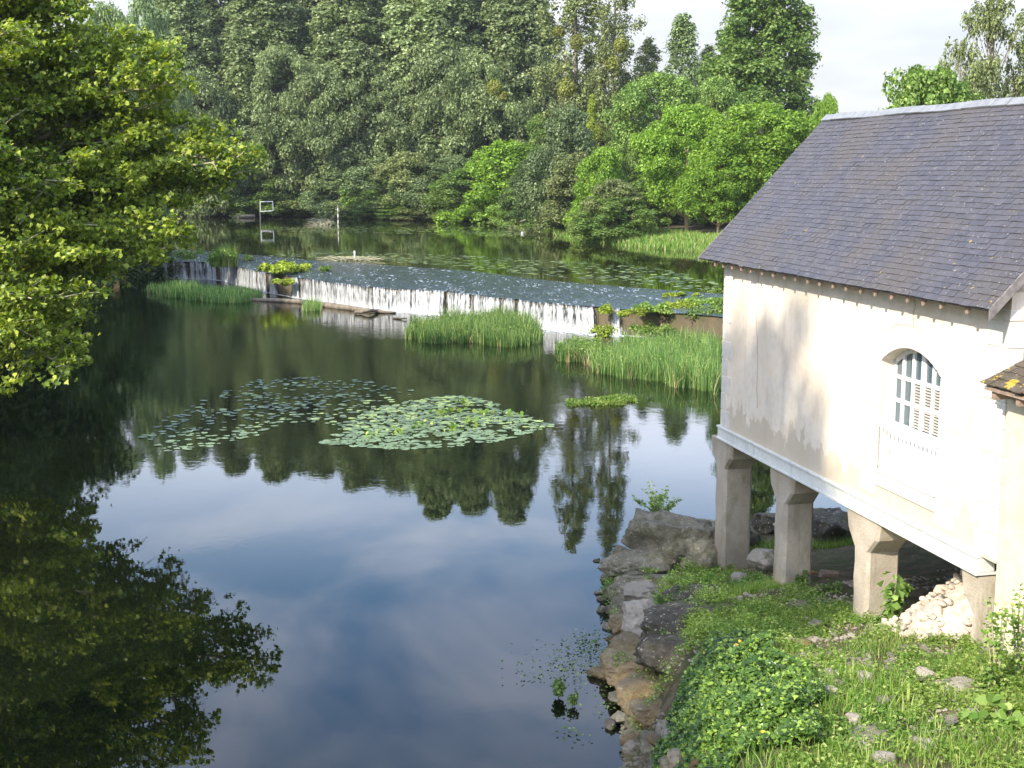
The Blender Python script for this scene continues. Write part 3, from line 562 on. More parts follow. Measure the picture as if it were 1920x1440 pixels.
RK = [
 (1198, 1052, 150, 66, .9, 'rock', 'long squarish grey boulder jutting over the pool below the sapling', .55, .15),
 (1262, 1018, 175, 140, 1.2, 'rock', 'big sloping mossy boulder left of the first pier', .8, -.3),
 (1322, 992, 90, 60, .9, 'rock', 'grey boulder leaning against the back of the first pier', .7, .2),
 (1318, 1050, 90, 120, .8, 'rock', 'tilted slab of mossy rock touching the foot of the first pier', .55, .8),
 (1222, 1092, 150, 46, .7, 'rock', 'flat yellowish ledge stone under the long squarish boulder', .45, -.1),
 (1166, 1106, 62, 52, .6, 'rock', 'small mossy stone at the outer end of the flat ledge', .3, .5),
 (1205, 1112, 80, 56, .7, 'rockpale', 'light topped block below the flat ledge stone', .55, .2),
 (1204, 1158, 76, 84, .7, 'rockpale', 'white edged upright block on the waterside slope', .55, .1),
 (1160, 1136, 40, 44, .4, 'rock', 'little grey stone half hidden in plants by the water', .15, .9),
 (1172, 1172, 62, 62, .7, 'rockorange', 'rounded ochre stone low on the waterside slope', .15, .4),
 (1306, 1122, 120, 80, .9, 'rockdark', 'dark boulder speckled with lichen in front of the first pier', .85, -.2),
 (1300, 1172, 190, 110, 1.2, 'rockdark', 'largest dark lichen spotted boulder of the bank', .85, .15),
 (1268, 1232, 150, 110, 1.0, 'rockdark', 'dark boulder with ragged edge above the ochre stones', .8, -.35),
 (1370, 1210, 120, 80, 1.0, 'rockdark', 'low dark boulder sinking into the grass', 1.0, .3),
 (1186, 1214, 72, 60, .7, 'rockorange', 'ochre stone wedged above the water plants', .3, -.5),
 (1182, 1250, 104, 70, .9, 'rockorange', 'broad ochre stone with a dark stain', .25, .2),
 (1135, 1262, 50, 40, .5, 'rockorange', 'small brown stone reaching furthest into the pool', .05, .7),
 (1196, 1292, 90, 64, .8, 'rockorange', 'smooth ochre boulder under the dark ragged boulder', .3, -.3),
 (1222, 1336, 84, 72, .8, 'rockorange', 'yellow boulder with a pale chip beside the ivy', .4, .5),
 (1168, 1312, 52, 30, .5, 'rock', 'small grey stone between the ochre boulders', .1, .1),
 (1165, 1346, 40, 24, .4, 'rock', 'flat little stone near the gravelly waterline', .05, .4),
 (1145, 1360, 22, 16, .2, 'rockdark', 'small dark round stone lying alone at the waterline', .03, 0),
 (1225, 1396, 46, 50, .5, 'rock', 'grey stone at the left foot of the ivy mound', .35, .3),
 (1368, 1262, 125, 44, .8, 'rock', 'flat grey slab on top of the ivy mound', 1.32, -.1),
 (1424, 1046, 50, 48, .6, 'rockpale', 'pale rounded boulder between the first two piers', .95, .2),
 (1388, 1086, 24, 34, .3, 'rockpale', 'thin pale stone leaning in front of the first pier gap', .8, .9),
 (1552, 1268, 34, 16, .35, 'rockpale', 'pale flat stone in the middle of the weeds', None, .2),
 (1545, 1298, 44, 26, .35, 'rockpale', 'bright white stone in the weeds below the pale flat one', None, .6),
 (1503, 1208, 32, 22, .3, 'rockorange', 'reddish stone in the grass right of the dark boulders', None, .1),
 (1500, 1138, 42, 22, .4, 'rock', 'rounded grey stone in front of the second pier', None, .4),
 (1622, 1272, 24, 12, .25, 'rockpale', 'small white stone right of the weeds centre', None, .4),
 (1792, 1288, 62, 36, .6, 'rockpale', 'large pale boulder at the foot of the fourth pier', None, .1),
 (1735, 1268, 30, 26, .3, 'rockpale', 'small pale stone beside the large pale boulder', None, .5),
 (1634, 1386, 80, 42, .6, 'rock', 'grey domed stone near the bottom of the slope', None, .2),
 (1505, 1362, 50, 20, .4, 'rock', 'flat grey stone left of the brown driftwood', None, .3),
 (1600, 1352, 22, 14, .2, 'rockpale', 'small pale stone touching the driftwood end', None, .3),
 (1730, 1398, 36, 16, .3, 'rockpale', 'whitish stone low at the bottom right', None, .6),
 (1655, 1424, 36, 20, .3, 'rockpale', 'whitish stone below the grey domed stone', None, .1),
 (1776, 1130, 20, 14, .2, 'rockdark', 'dark stone at the top of the rubble heap', 2.35, .1),
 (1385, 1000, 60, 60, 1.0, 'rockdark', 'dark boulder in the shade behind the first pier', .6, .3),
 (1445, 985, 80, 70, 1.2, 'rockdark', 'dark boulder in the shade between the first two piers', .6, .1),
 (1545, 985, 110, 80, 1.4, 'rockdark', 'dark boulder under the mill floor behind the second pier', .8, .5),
]
for i, (px, py, w_, h_, dm, mt, lb, z, rz) in enumerate(RK):
    if z is None:
        z = 1.2
        for _ in range(8): c = atz(px, py, z); z = float(hz(c[0], c[1])) + .03
    rock(px, py, w_, h_, dm, mt, lb, z, rz, 11 + i, name='boulder' if w_ > 45 else 'stone', cat='boulder' if w_ > 45 else 'stone', tilt=(random.uniform(-.15, .15), random.uniform(-.12, .12)), sub=5 if w_ > 60 else 4)
smalls = []
for k in range(6): me = rock_mesh(500 + k, 3, 9, .2); me.materials.append(M[('rock', 'rockpale', 'rockorange')[k % 3]]); smalls.append(me)
for i in range(95):
    y = rng.uniform(13.6, 28); x = 1.78 + rng.uniform(-.08, .40 if y < 18 else .85) * (1.0 if y < 26 else 1.4); r_ = rng.uniform(.07, .2); o = bpy.data.objects.new('bank_stone', smalls[i % 6]); sc.collection.objects.link(o)
    o.location = (x, y, max(float(hz(x, y)), -.02) + r_ * .2); o.scale = (r_ * rng.uniform(.9, 1.6), r_, r_ * rng.uniform(.5, .9)); o.rotation_euler = (rng.uniform(-.4, .4), rng.uniform(-.4, .4), rng.uniform(0, 6.28)); tag(o, 'small weathered stone filling between the boulders of the bank', 'stone', 'small stones of the bank')
for i in range(46):
    x = rng.uniform(3.2, 6.6); y = rng.uniform(12.9, 19.5)
    if (x < 3.8 and y < 17.5) or (y > 17.5 and rng.random() < .6): continue
    r_ = rng.uniform(.035, .10); o = bpy.data.objects.new('slope_stone', smalls[(i % 2) * 3 + 1]); sc.collection.objects.link(o); o.location = (x, y, float(hz(x, y)) + .05); o.scale = (r_ * 1.5, r_, r_ * .7); o.rotation_euler = (rng.uniform(-.4, .4), rng.uniform(-.4, .4), rng.uniform(0, 6.28)); tag(o, 'small pale stone lying in the weeds of the slope', 'stone', 'small pale stones on the slope')
# pebble shore at the foot of the ivy, uncountable gravel
def scatter_stones(name, pts, sizes, mat, smo=False):
    base = []
    for k in range(5):
        bm = bmesh.new(); bmesh.ops.create_icosphere(bm, subdivisions=2, radius=1); r = np.random.default_rng(k + 90)
        pl = [(nrm(r.normal(size=3)), r.uniform(.5, .8)) for _ in range(8)]; vv = []
        for v in bm.verts:
            c = np.array(v.co)
            for n_, d_ in pl:
                kk = c @ n_
                if kk > d_: c = c - n_ * (kk - d_)
            vv.append(c)
        base.append((np.array(vv), np.array([[v.index for v in f.verts] for f in bm.faces]))); bm.free()
    Vs = []; Fs = []; b0 = 0
    for p, s in zip(pts, sizes):
        V, F = base[random.randrange(5)]; a = random.uniform(0, 6.28); ca, sa = math.cos(a), math.sin(a); q = V * np.array([1, .75, .55]) * s
        q = np.column_stack([q[:, 0] * ca - q[:, 1] * sa, q[:, 0] * sa + q[:, 1] * ca, q[:, 2] + q[:, 0] * random.uniform(-.3, .3)]) + p; Vs.append(q); Fs.append(F + b0); b0 += len(q)
    F = np.concatenate(Fs); return link(name, np_mesh(name, np.concatenate(Vs), F, np.full(len(F), 3), smo), mat)
pts = []; sz = []
for _ in range(1500):
    x = rng.uniform(1.2, 2.2); y = rng.uniform(15.3, 19.0)
    if rng.random() < .3: x = rng.uniform(1.4, 2.6); y = rng.uniform(19, 28)
    pts.append((x, y, float(max(hz(x, y), -.25)) + .01)); sz.append(rng.uniform(.012, .05))
tag(scatter_stones('gravel', pts, sz, M['rock']), 'brown gravel and pebbles along the waterline below the rocks', 'gravel', kind='stuff')
pts = []; sz = []
for _ in range(4200):
    x = rng.uniform(2.5, 8); y = rng.uniform(12.5, 22); k = wob(x * 1.7, y * 1.7, 1.0)
    if (k < .1 and float(bare(np.float64(x), np.float64(y))) < .35) or x < 3.6 and y < 18: continue
    pts.append((x, y, float(hz(x, y)) + .005)); sz.append(rng.uniform(.012, .05) * (1 + (rng.random() < .05)))
tag(scatter_stones('gravel', pts, sz, M['rockpale']), 'pale chips of stone scattered through the weeds on the slope', 'gravel', kind='stuff')
# heap of white rubble between the third and fourth pier: individual stones
hb = MB()
def Bw(s, t, z): p = P0 + DD * s - NN * t; return np.array([p[0], p[1], z])
def heap_z(s, t): return 1.4 + 1.65 * math.exp(-(((s - 7.9) / 1.25) ** 2 + ((t - 1.3) / 1.6) ** 2))
G = np.array([[Bw(s, t, heap_z(s, t) - .10) for t in np.linspace(-.6, 3.6, 24)] for s in np.linspace(5.6, 10.2, 28)])
tag(link('rubble_bed', grid_mesh('rubble_bed', G), M['rubble']), 'bed of crushed white limestone under the loose rubble', 'rubble', kind='stuff')
rmesh = []
for k in range(8):
    me = rock_mesh(300 + k, 2, 16, .10); 
    for p_ in me.polygons: p_.use_smooth = False
    me.materials.append(M['rubble']); rmesh.append(me)
cnt = 0
while cnt < 290:
    s = rng.uniform(6.4, 9.3); t = rng.uniform(-1.0, 1.7)
    if (s > 8.75 and t < .62) or heap_z(s, t) < 1.5: continue
    r_ = rng.uniform(.04, .10); o = bpy.data.objects.new('rubble_stone', rmesh[cnt % 8]); sc.collection.objects.link(o); o.location = Bw(s, t, heap_z(s, t) - .075 + rng.uniform(0, .06))
    o.scale = (r_ * rng.uniform(.9, 1.5), r_, r_ * rng.uniform(.5, .9)); o.rotation_euler = (rng.uniform(-.5, .5), rng.uniform(-.5, .5), rng.uniform(0, 6.28))
    tag(o, '%s white limestone lump %s the rubble heap between the last two piers' % ('large' if r_ > .09 else 'small', 'on top of' if heap_z(s, t) > 2.3 else 'at the foot of' if heap_z(s, t) < 1.85 else 'halfway up'), 'stone', 'rubble stones heaped under the mill'); cnt += 1
# bricks and slabs under the floor
def block(px, py, z, sx, sy, sz_, rot, mat, name, label, cat):
    c = atz(px, py, z); m = MB(); j = lambda: random.uniform(-.012, .012)
    m.hexa([(a * sx / 2 + j(), b_ * sy / 2 + j(), c_ * sz_ / 2 + j()) for c_ in (-1, 1) for a, b_ in ((-1, -1), (1, -1), (1, 1), (-1, 1))])
    o = m.build(name, M[mat], bevel=.02); o.location = c; o.rotation_euler = rot; tag(o, label, cat)
block(1553, 1082, 1.05, .34, .12, .26, (.35, .1, .2), 'tail', 'masonry_block', 'tan squared block lit by the sun between second and third pier', 'block')
block(1500, 1092, .95, .22, .11, .07, (.2, .2, .9), 'brick', 'brick', 'loose red brick behind the foot of the second pier', 'brick')
block(1528, 1076, 1.0, .22, .11, .07, (.1, .3, .2), 'brick', 'brick', 'loose red brick just left of the tan squared block', 'brick')
block(1440, 1098, .85, .5, .3, .06, (.1, .0, .3), 'brick', 'slab', 'reddish broken slab at the left foot of the second pier', 'slab')
# driftwood
def log(pts, R, mat, name, label, cat, k=8):
    m = MB(); P = []; RR = []
    for i in range(len(pts) - 1):
        for j in range(5):
            f = j / 5; P.append(np.array(pts[i]) * (1 - f) + np.array(pts[i + 1]) * f + rng.normal(size=3) * R[0] * .12); RR.append((R[i] * (1 - f) + R[i + 1] * f) * rng.uniform(.88, 1.1))
    P.append(np.array(pts[-1])); RR.append(R[-1]); m.tube(P, RR, k); o = m.build(name, M[mat], smooth=True); tag(o, label, cat); return o
z_ = 1.6
log([atz(1515, 1340, z_), atz(1545, 1358, z_ + .02), atz(1575, 1385, z_)], [.07, .075, .05], 'bark', 'driftwood', 'brown piece of driftwood lying in the weeds', 'driftwood')
log([atz(440, 560, .05), atz(560, 566, .1), atz(640, 576, .12), atz(700, 584, .1), atz(742, 586, .05)], [.14, .17, .2, .14, .06], 'bark', 'log', 'long bare log lying in the pool at the foot of the weir', 'log')
log([atz(665, 586, .1), atz(690, 582, .25), atz(715, 583, .1)], [.1, .12, .06], 'bark', 'branch', 'short broken branch across the end of the long log', 'branch')
log([atz(738, 597, .02), atz(762, 597, .1)], [.06, .04], 'darkbark', 'branch', 'dark floating stick left of the big reed bed', 'branch')
log([atz(1170, 640, .0), atz(1172, 622, .5)], [.05, .02], 'twig', 'branch', 'bare upright twig below the narrow fall', 'branch'); log([atz(1190, 645, .1), atz(1235, 640, .4)], [.06, .03], 'twig', 'branch', 'pale broken branch lying behind the right reed bed', 'branch')

# ---------------------------------------------------------------- vegetation generators
def unit(n, R=rng): return nrm(R.normal(size=(n, 3)))
def crown_mesh(name, seed, H, W, z0, prof, nl, lr, nleaf, ls, squ=.75, shape=KITE, up=.55, inner=.45, droop=.3, gaps=.25, spread=.35):
    R = np.random.default_rng(seed); Vs = []; lob = []
    ph = R.uniform(0, 6.28, 4); kk = R.integers(3, 7)
    for i in range(nl):
        u = R.uniform(0, 1) ** .9; a = R.uniform(0, 6.28); rr = prof(u) * W / 2 * (1 + gaps * math.sin(kk * a + ph[0] + 2.5 * u) + gaps * .7 * math.sin(9 * u + 2 * a + ph[1]))
        q = inner + (1 - inner) * math.sqrt(R.uniform(0, 1)); z = z0 + u * (H - z0); r = lr * R.uniform(.6, 1.35) * (.55 + .45 * prof(u))
        c = np.array([math.cos(a) * rr * q, math.sin(a) * rr * q, z]); lob.append((c, r)); n = int(nleaf * (r / lr) ** 1.6)
        dr = unit(n, R); dr[:, 2] = np.abs(dr[:, 2]) * np.where(R.random(n) < .75, 1, -1)
        rad = r * (1 - spread * R.random(n) ** 1.5); C = c + dr * rad[:, None] * np.array([1, 1, squ]); C += R.normal(size=C.shape) * r * .12
        Nr = dr * .85 + unit(n, R) * .55; Nr[:, 2] += up * .7
        Vs.append(leaf_arrays(C, Nr, ls * R.uniform(.7, 1.3, n), shape, droop, R))
    return cards_mesh(name, Vs), lob
def limbs_mesh(name, seed, H, z0, lob, r0, nb=26, lean=0.0):
    R = np.random.default_rng(seed); m = MB(); P = []; RR = []
    for k in np.linspace(0, 1, 12): P.append((lean * k * k * H + .12 * math.sin(k * 7 + seed), .12 * math.cos(k * 5 + seed), k * H * .93 - .5 * (k == 0))); RR.append(r0 * (1 - k) ** .8 + .03)
    m.tube(P, RR, 7)
    for i in R.permutation(len(lob))[:nb]:
        c, r = lob[i]; zb = max(z0 * .6, c[2] - np.hypot(c[0], c[1]) * .9 - .5); k = zb / (H * .93); s = np.array([lean * k * k * H, 0, zb]); mid = (s + c) / 2 + np.array([0, 0, -.25 * r]); rb_ = max(.035, r0 * (1 - k) * .4)
        m.tube([s, mid, c], [rb_, rb_ * .6, .02], 5, False)
    return m.mesh(name, True)
PR = {'poplar': lambda u: (min(1, (u + .12) / .3) ** .7) * max(0.02, (1 - u)) ** .55 * 1.05, 'lomb': lambda u: (min(1, (u + .2) / .4)) * max(.02, 1 - u) ** .5, 'round': lambda u: math.sqrt(max(.02, 1 - (2 * u - .9) ** 2 * .82)), 'dome': lambda u: math.sqrt(max(.03, 1 - u ** 1.8)), 'oval': lambda u: min(1, (u + .12) / .3) * max(.02, 1 - u) ** .42 * 1.05, 'cone': lambda u: (min(1, (u + .1) / .22)) * (max(.03, 1 - u) ** .75)}
proto = {}
def kind(nm, n, H, W, z0, prof, nl, lr, nleaf, ls, mat, r0, bk='bark', lm=26, **kw):
    for k in range(n):
        sd = abs(hash_(nm)) + k * 17; cm, lob = crown_mesh(nm + '_crown', sd, H, W, z0, PR[prof], nl, lr, nleaf, ls, **kw); cm.materials.append(M[mat]); tm = limbs_mesh(nm + '_trunk', sd, H, z0, lob, r0, lm); tm.materials.append(M[bk]); proto[nm, k] = (cm, tm, H, W)
def hash_(s): return sum(ord(c) * (i + 3) for i, c in enumerate(s))
kind('poplar', 4, 38, 13, 2.0, 'poplar', 560, 1.3, 170, .40, 'poplar', .45, 'bark', 70, squ=.95, gaps=.12, inner=.5, up=.35)
kind('lombardy', 1, 26, 5.5, 2, 'lomb', 190, .9, 120, .28, 'bluegreen', .3, squ=1.3, inner=.35)
kind('big', 2, 30, 12, 3, 'oval', 420, 1.3, 160, .36, 'green', .45, squ=.8, gaps=.2)
kind('round', 3, 15, 13, 2.0, 'round', 200, 1.15, 170, .30, 'green', .35, squ=.7, gaps=.2)
kind('bright', 3, 13, 11, 2.2, 'round', 240, .95, 200, .26, 'maple', .2, 'palebark', squ=.8, gaps=.2)
kind('shrub', 4, 9, 8, .2, 'dome', 130, .85, 170, .25, 'green', .12, 'darkbark', squ=.95, gaps=.25)
kind('olive', 2, 9, 8, .2, 'dome', 130, .85, 150, .24, 'olive', .12, 'twig', squ=.75, gaps=.25)
kind('willow', 2, 10, 8, .3, 'dome', 140, .85, 150, .24, 'bluegreen', .12, 'darkbark', squ=.8, gaps=.25)
kind('dark', 2, 12, 10, .3, 'dome', 170, 1.0, 150, .28, 'dark', .2, 'darkbark', squ=.95, gaps=.2)
kind('sparse', 2, 40, 9, 7, 'poplar', 230, 1.0, 110, .32, 'sparse', .36, 'bark', 120, squ=1.2, gaps=.35, inner=.25, spread=.8)
kind('thin', 2, 13, 8, 3, 'round', 110, .6, 95, .22, 'sparse', .14, 'bark', 85, squ=1.3, gaps=.3, inner=.2, spread=.9)
def tree(kd, var, px, ytop, wpx, D, label, cat='tree', name='tree', group=None, z=None, rot=None, mat=None, bark_=None, H=None):
    x = (px - 960) / FPX * D / math.cos(0) * (1 / 1.0); x = (px - 960) / FPX * (D * math.cos(PIT) + 0); zb = float(hz(x, D)) if z is None else z
    zt = CH + D * (322 - ytop) / FPX * 1.0 if H is None else zb + H
    cm, tm, H0, W0 = proto[kd, var]; sz_ = (zt - zb) / H0; sx = wpx / FPX * D / W0
    e = empty(name, (x, D, zb), rot if rot is not None else rng.uniform(0, 6.28)); e.scale = (sx, sx, sz_); tag(e, label, cat, group)
    c = cm
    o1 = bpy.data.objects.new('crown', c); sc.collection.objects.link(o1); o1.parent = e
    if mat: o1.material_slots[0].link = 'OBJECT'; o1.material_slots[0].material = M[mat]
    o2 = bpy.data.objects.new('trunk', tm); sc.collection.objects.link(o2); o2.parent = e
    if bark_: o2.material_slots[0].link = 'OBJECT'; o2.material_slots[0].material = M[bark_]
    return e
# far poplar wall: (px, height m, width px, D, label)
POP = [(345, 35, 150, 188, 'tall grey green poplar at the far left of the poplar row'), (425, 37, 150, 200, 'second tall poplar from the left in the far row'), (505, 36, 165, 190, 'third poplar of the row, above the white goal frame'),
 (590, 38, 150, 203, 'fourth poplar from the left in the far row'), (662, 37, 165, 189, 'fifth poplar, above the striped white post'), (738, 40, 150, 200, 'sixth poplar, left of the row centre'), (812, 41, 170, 188, 'seventh poplar, broad one right of the row centre'),
 (885, 43, 150, 199, 'eighth poplar, second from the right end of the dense row'), (960, 42, 150, 189, 'last dense poplar, beside the dark gap left of the mistletoe tree'), (545, 37, 160, 215, 'poplar glimpsed behind the third and fourth of the row'), (700, 39, 160, 216, 'poplar glimpsed behind the fifth and sixth of the row'), (850, 42, 160, 217, 'poplar glimpsed behind the seventh and eighth of the row')]
for i, (px, h, w_, D, lb) in enumerate(POP): tree('poplar', i % 4, px, 0, w_ * 1.42, D + 12, lb, name='poplar_tree', group='tall poplars across the upper pond', H=h + (4.5 if D > 210 else 1.5))
tree('round', 0, 210, 35, 130, 150, 'pale leafy tree top in the upper left against the sky', mat='bluegreen'); tree('round', 1, 285, 12, 120, 160, 'pale leafy tree between the sky gap and the first poplar', mat='bluegreen')
MID = [(372, 23, 150, 'broad grey green crown below the first poplar'), (455, 20, 140, 'broad grey green crown above the moored boat'), (535, 24, 150, 'broad grey green crown between the goal frame and the fourth poplar'), (610, 21, 150, 'broad grey green crown above the striped white post'), (680, 25, 160, 'tall grey green crown under the fifth poplar'), (752, 21, 150, 'lower grey green crown under the sixth poplar'), (825, 25, 160, 'tall grey green crown under the seventh poplar'), (900, 22, 150, 'grey green crown behind the light green shore tree'), (975, 24, 120, 'grey green crown beside the dark gap')]
for i, (px, h, w_, lb) in enumerate(MID): tree('round', i % 3, px, 0, w_ * 1.1, 193 + (i * 5 % 7), lb, mat='poplar', H=h)
s1 = tree('sparse', 0, 1078, 0, 150, 178, 'tall open poplar hung with mistletoe right of the dense row', name='poplar_tree', H=42, rot=.5, mat='sparse'); s2 = tree('sparse', 1, 1150, 0, 110, 174, 'thin tall poplar with bare trunk and mistletoe against the sky', name='poplar_tree', H=41, rot=2.0)
for (px, py, r, D, lb) in [(1062, 165, 1.4, 174, 'round mistletoe ball low in the open poplar'), (1082, 80, 1.1, 174, 'yellow green mistletoe ball high in the open poplar'), (1048, 60, .9, 174, 'mistletoe ball at the upper left of the open poplar'), (927, 165, 1.2, 181, 'small yellowish mistletoe ball in the dense poplars'), (943, 180, .8, 181, 'smaller mistletoe ball beside the one in the dense poplars'), (1112, 250, 1.6, 168, 'large mistletoe clump on the ivy clad trunk'), (1150, 120, 1.1, 170, 'dark mistletoe ball on the thin poplar trunk'), (1165, 85, 1.0, 170, 'mistletoe ball on the right side of the thin poplar')]:
    c = aty(px, py, D); n = 700; d_ = unit(n); V = leaf_arrays(d_ * (rng.random((n, 1)) ** .4) * r, d_ + unit(n) * .5, .3 * rng.uniform(.6, 1.2, n)); tag(link('mistletoe', cards_mesh('mistletoe', [V]), M['mistle'], None, tuple(c)), lb, 'mistletoe', 'mistletoe balls in the poplars')
TR = [
 ('sparse', 1, 1212, 85, 110, 182, 'wispy half bare tree left of the pointed poplar', {}), ('lombardy', 0, 1275, 42, 95, 176, 'pointed poplar standing clear against the sky', {}), ('sparse', 0, 1322, 95, 105, 180, 'slim loose tree between the pointed poplar and the great tree', {}),
 ('big', 0, 1425, -70, 225, 158, 'great green tree towering left of the roof ridge', {}), ('big', 1, 1375, 60, 130, 166, 'green tree shouldering the left side of the great tree', {}),
 ('round', 2, 1235, 150, 180, 152, 'dense mid green tree below the pointed poplar', {}), ('round', 0, 1340, 160, 130, 150, 'dense green tree under the great tree', {}), ('round', 1, 1175, 235, 110, 158, 'rounded green tree at the foot of the thin poplar', {}),
 ('bright', 0, 1288, 205, 170, 132, 'bright green maple on a pale trunk by the pond', {}), ('bright', 1, 1425, 205, 240, 126, 'broad bright maple nearest the roof edge', {}), ('bright', 2, 1350, 290, 140, 124, 'low bright maple above the grassy bank', {}), ('bright', 1, 1548, 190, 70, 124, 'tip of a bright tree showing above the roof rake', {}),
 ('bright', 2, 1728, 150, 270, 70, 'bright green tree top behind the roof ridge', dict(mat='green')), ('thin', 0, 1850, 14, 160, 78, 'loose airy tree behind the right end of the ridge', {}), ('thin', 1, 1790, 90, 90, 82, 'smaller airy tree left of the tall airy one behind the ridge', {}), ('thin', 0, 1925, 60, 100, 80, 'airy tree cut by the right picture edge', {}),
 ('shrub', 0, 478, 300, 90, 176, 'dark green bush behind the white goal frame', {}), ('shrub', 3, 560, 285, 110, 168, 'drooping green tree right of the white goal frame', dict(mat='green')), ('willow', 0, 632, 320, 90, 166, 'grey green bush behind the striped white post', {}),
 ('olive', 0, 690, 350, 80, 168, 'yellowish low bush right of the striped white post', {}), ('shrub', 1, 700, 330, 90, 172, 'rounded dark bush under the fifth poplar', {}), ('olive', 1, 765, 290, 110, 170, 'tall yellowish green bush at the middle of the far shore', {}), ('shrub', 2, 780, 360, 80, 163, 'small bright bush touching the water mid shore', dict(mat='maple')),
 ('willow', 1, 850, 295, 120, 168, 'tall blue green willow bush right of mid shore', {}), ('shrub', 2, 950, 272, 135, 160, 'light green tree reaching down to the water left of the dark gap', dict(mat='maple')), ('shrub', 3, 900, 375, 90, 160, 'low green bush at the water under the willow bush', {}),
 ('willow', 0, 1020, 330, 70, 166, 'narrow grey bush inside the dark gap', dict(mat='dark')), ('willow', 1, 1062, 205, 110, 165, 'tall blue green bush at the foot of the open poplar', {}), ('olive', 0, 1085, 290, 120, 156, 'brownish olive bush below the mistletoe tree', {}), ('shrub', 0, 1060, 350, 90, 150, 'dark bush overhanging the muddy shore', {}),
 ('lombardy', 0, 1108, 185, 36, 160, 'ivy clad trunk glowing yellow green below the mistletoe', dict(mat='yreed')), ('shrub', 1, 1130, 285, 80, 152, 'bright ivy bush at the foot of the ivy clad trunk', dict(mat='maple')), ('olive', 1, 1150, 340, 100, 146, 'dull olive bush behind the left end of the grassy bank', {}), ('shrub', 2, 1205, 340, 100, 142, 'dark bush left of the pale maple trunk', {}),
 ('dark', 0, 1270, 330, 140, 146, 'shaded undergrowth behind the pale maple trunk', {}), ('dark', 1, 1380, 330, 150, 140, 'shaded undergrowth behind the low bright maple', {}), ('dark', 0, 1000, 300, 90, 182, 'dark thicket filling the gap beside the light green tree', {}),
 ('olive', 0, 525, 352, 90, 163, 'low yellowish bush at the water just right of the goal frame', {}), ('shrub', 1, 595, 365, 90, 163, 'small green bush at the water left of the striped white post', {}), ('willow', 1, 660, 372, 80, 163, 'grey bush dipping into the water right of the striped post', {}), ('shrub', 0, 735, 378, 100, 163, 'dark low bush dipping into the water before the tall yellowish one', {}),
 ('olive', 1, 830, 368, 100, 163, 'olive bush dipping into the water left of the willow bush', {}), ('shrub', 2, 985, 350, 90, 163, 'dark green bush closing the right side of the light green tree', {}), ('willow', 0, 700, 300, 120, 175, 'tall pale willow bush behind the yellowish low one', {}), ('shrub', 3, 880, 320, 130, 175, 'tall green bush behind the willow bush', {}), ('shrub', 1, 500, 330, 120, 175, 'tall dark bush over the goal frame', {}), ('olive', 0, 600, 310, 130, 175, 'tall olive bush behind the post', {}), ('dark', 0, 800, 310, 120, 178, 'dark thicket behind the mid shore bushes', {}), ('shrub', 0, 445, 350, 100, 170, 'dark bush behind the moored boat', {}),
 ('round', 1, 1105, 165, 150, 176, 'loose olive tree filling behind the ivy clad trunk', dict(mat='olive')), ('round', 2, 1040, 215, 120, 180, 'dim tree at the right edge of the dark gap', dict(mat='green')), ('round', 0, 1180, 165, 110, 178, 'green tree behind the thin poplar trunk', dict(mat='sparse')), ('round', 1, 1215, 260, 120, 150, 'mid green tree filling left of the bright maples', dict(mat='green')), ('shrub', 1, 1160, 370, 120, 140, 'low green bush at the left end of the grassy bank', {}),
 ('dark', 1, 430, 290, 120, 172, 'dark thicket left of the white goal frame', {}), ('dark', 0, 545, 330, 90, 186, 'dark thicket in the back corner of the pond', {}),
]
def shoreD(px):
    D = 110.
    while D < 230 and sdf(np.array([(px - 960) / FPX * D * math.cos(PIT)]), np.array([D]), UP)[0] < 1.5: D += 1
    return D
for i_, (kd, v, px, yt, w_, D, lb, kw) in enumerate(TR):
    if px < 1180 and D < 188 and (kd in ('shrub', 'olive', 'willow', 'dark') or (kd == 'bright' and px < 1000)): D = shoreD(px) - .5 + (i_ * 7 % 3) + (3.5 if yt < 320 else 0); w_ *= 1.3
    tree(kd, v, px, yt, w_, D, lb, cat='tree' if kd not in ('shrub', 'olive', 'willow', 'dark') else 'bush', name='tree' if kd not in ('shrub', 'olive', 'willow', 'dark') else 'bush', **kw)
# left bank
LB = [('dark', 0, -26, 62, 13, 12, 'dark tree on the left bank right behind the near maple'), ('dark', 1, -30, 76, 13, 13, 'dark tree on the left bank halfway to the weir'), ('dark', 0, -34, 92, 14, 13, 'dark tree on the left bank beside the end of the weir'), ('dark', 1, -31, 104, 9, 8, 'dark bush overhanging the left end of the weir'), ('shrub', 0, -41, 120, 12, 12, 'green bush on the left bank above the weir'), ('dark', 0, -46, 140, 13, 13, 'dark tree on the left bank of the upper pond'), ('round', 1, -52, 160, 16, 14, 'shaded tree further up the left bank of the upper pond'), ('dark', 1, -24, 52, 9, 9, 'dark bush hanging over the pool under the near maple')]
for kd, v, x, y, h, w_, lb in LB:
    cm, tm, H0, W0 = proto[kd, v]; e = empty('tree', (x, y, float(hz(x, y))), rng.uniform(0, 6)); e.scale = (w_ / W0, w_ / W0, h / H0); tag(e, lb, 'tree')
    for nm, me in (('crown', cm), ('trunk', tm)): o = bpy.data.objects.new(nm, me); sc.collection.objects.link(o); o.parent = e
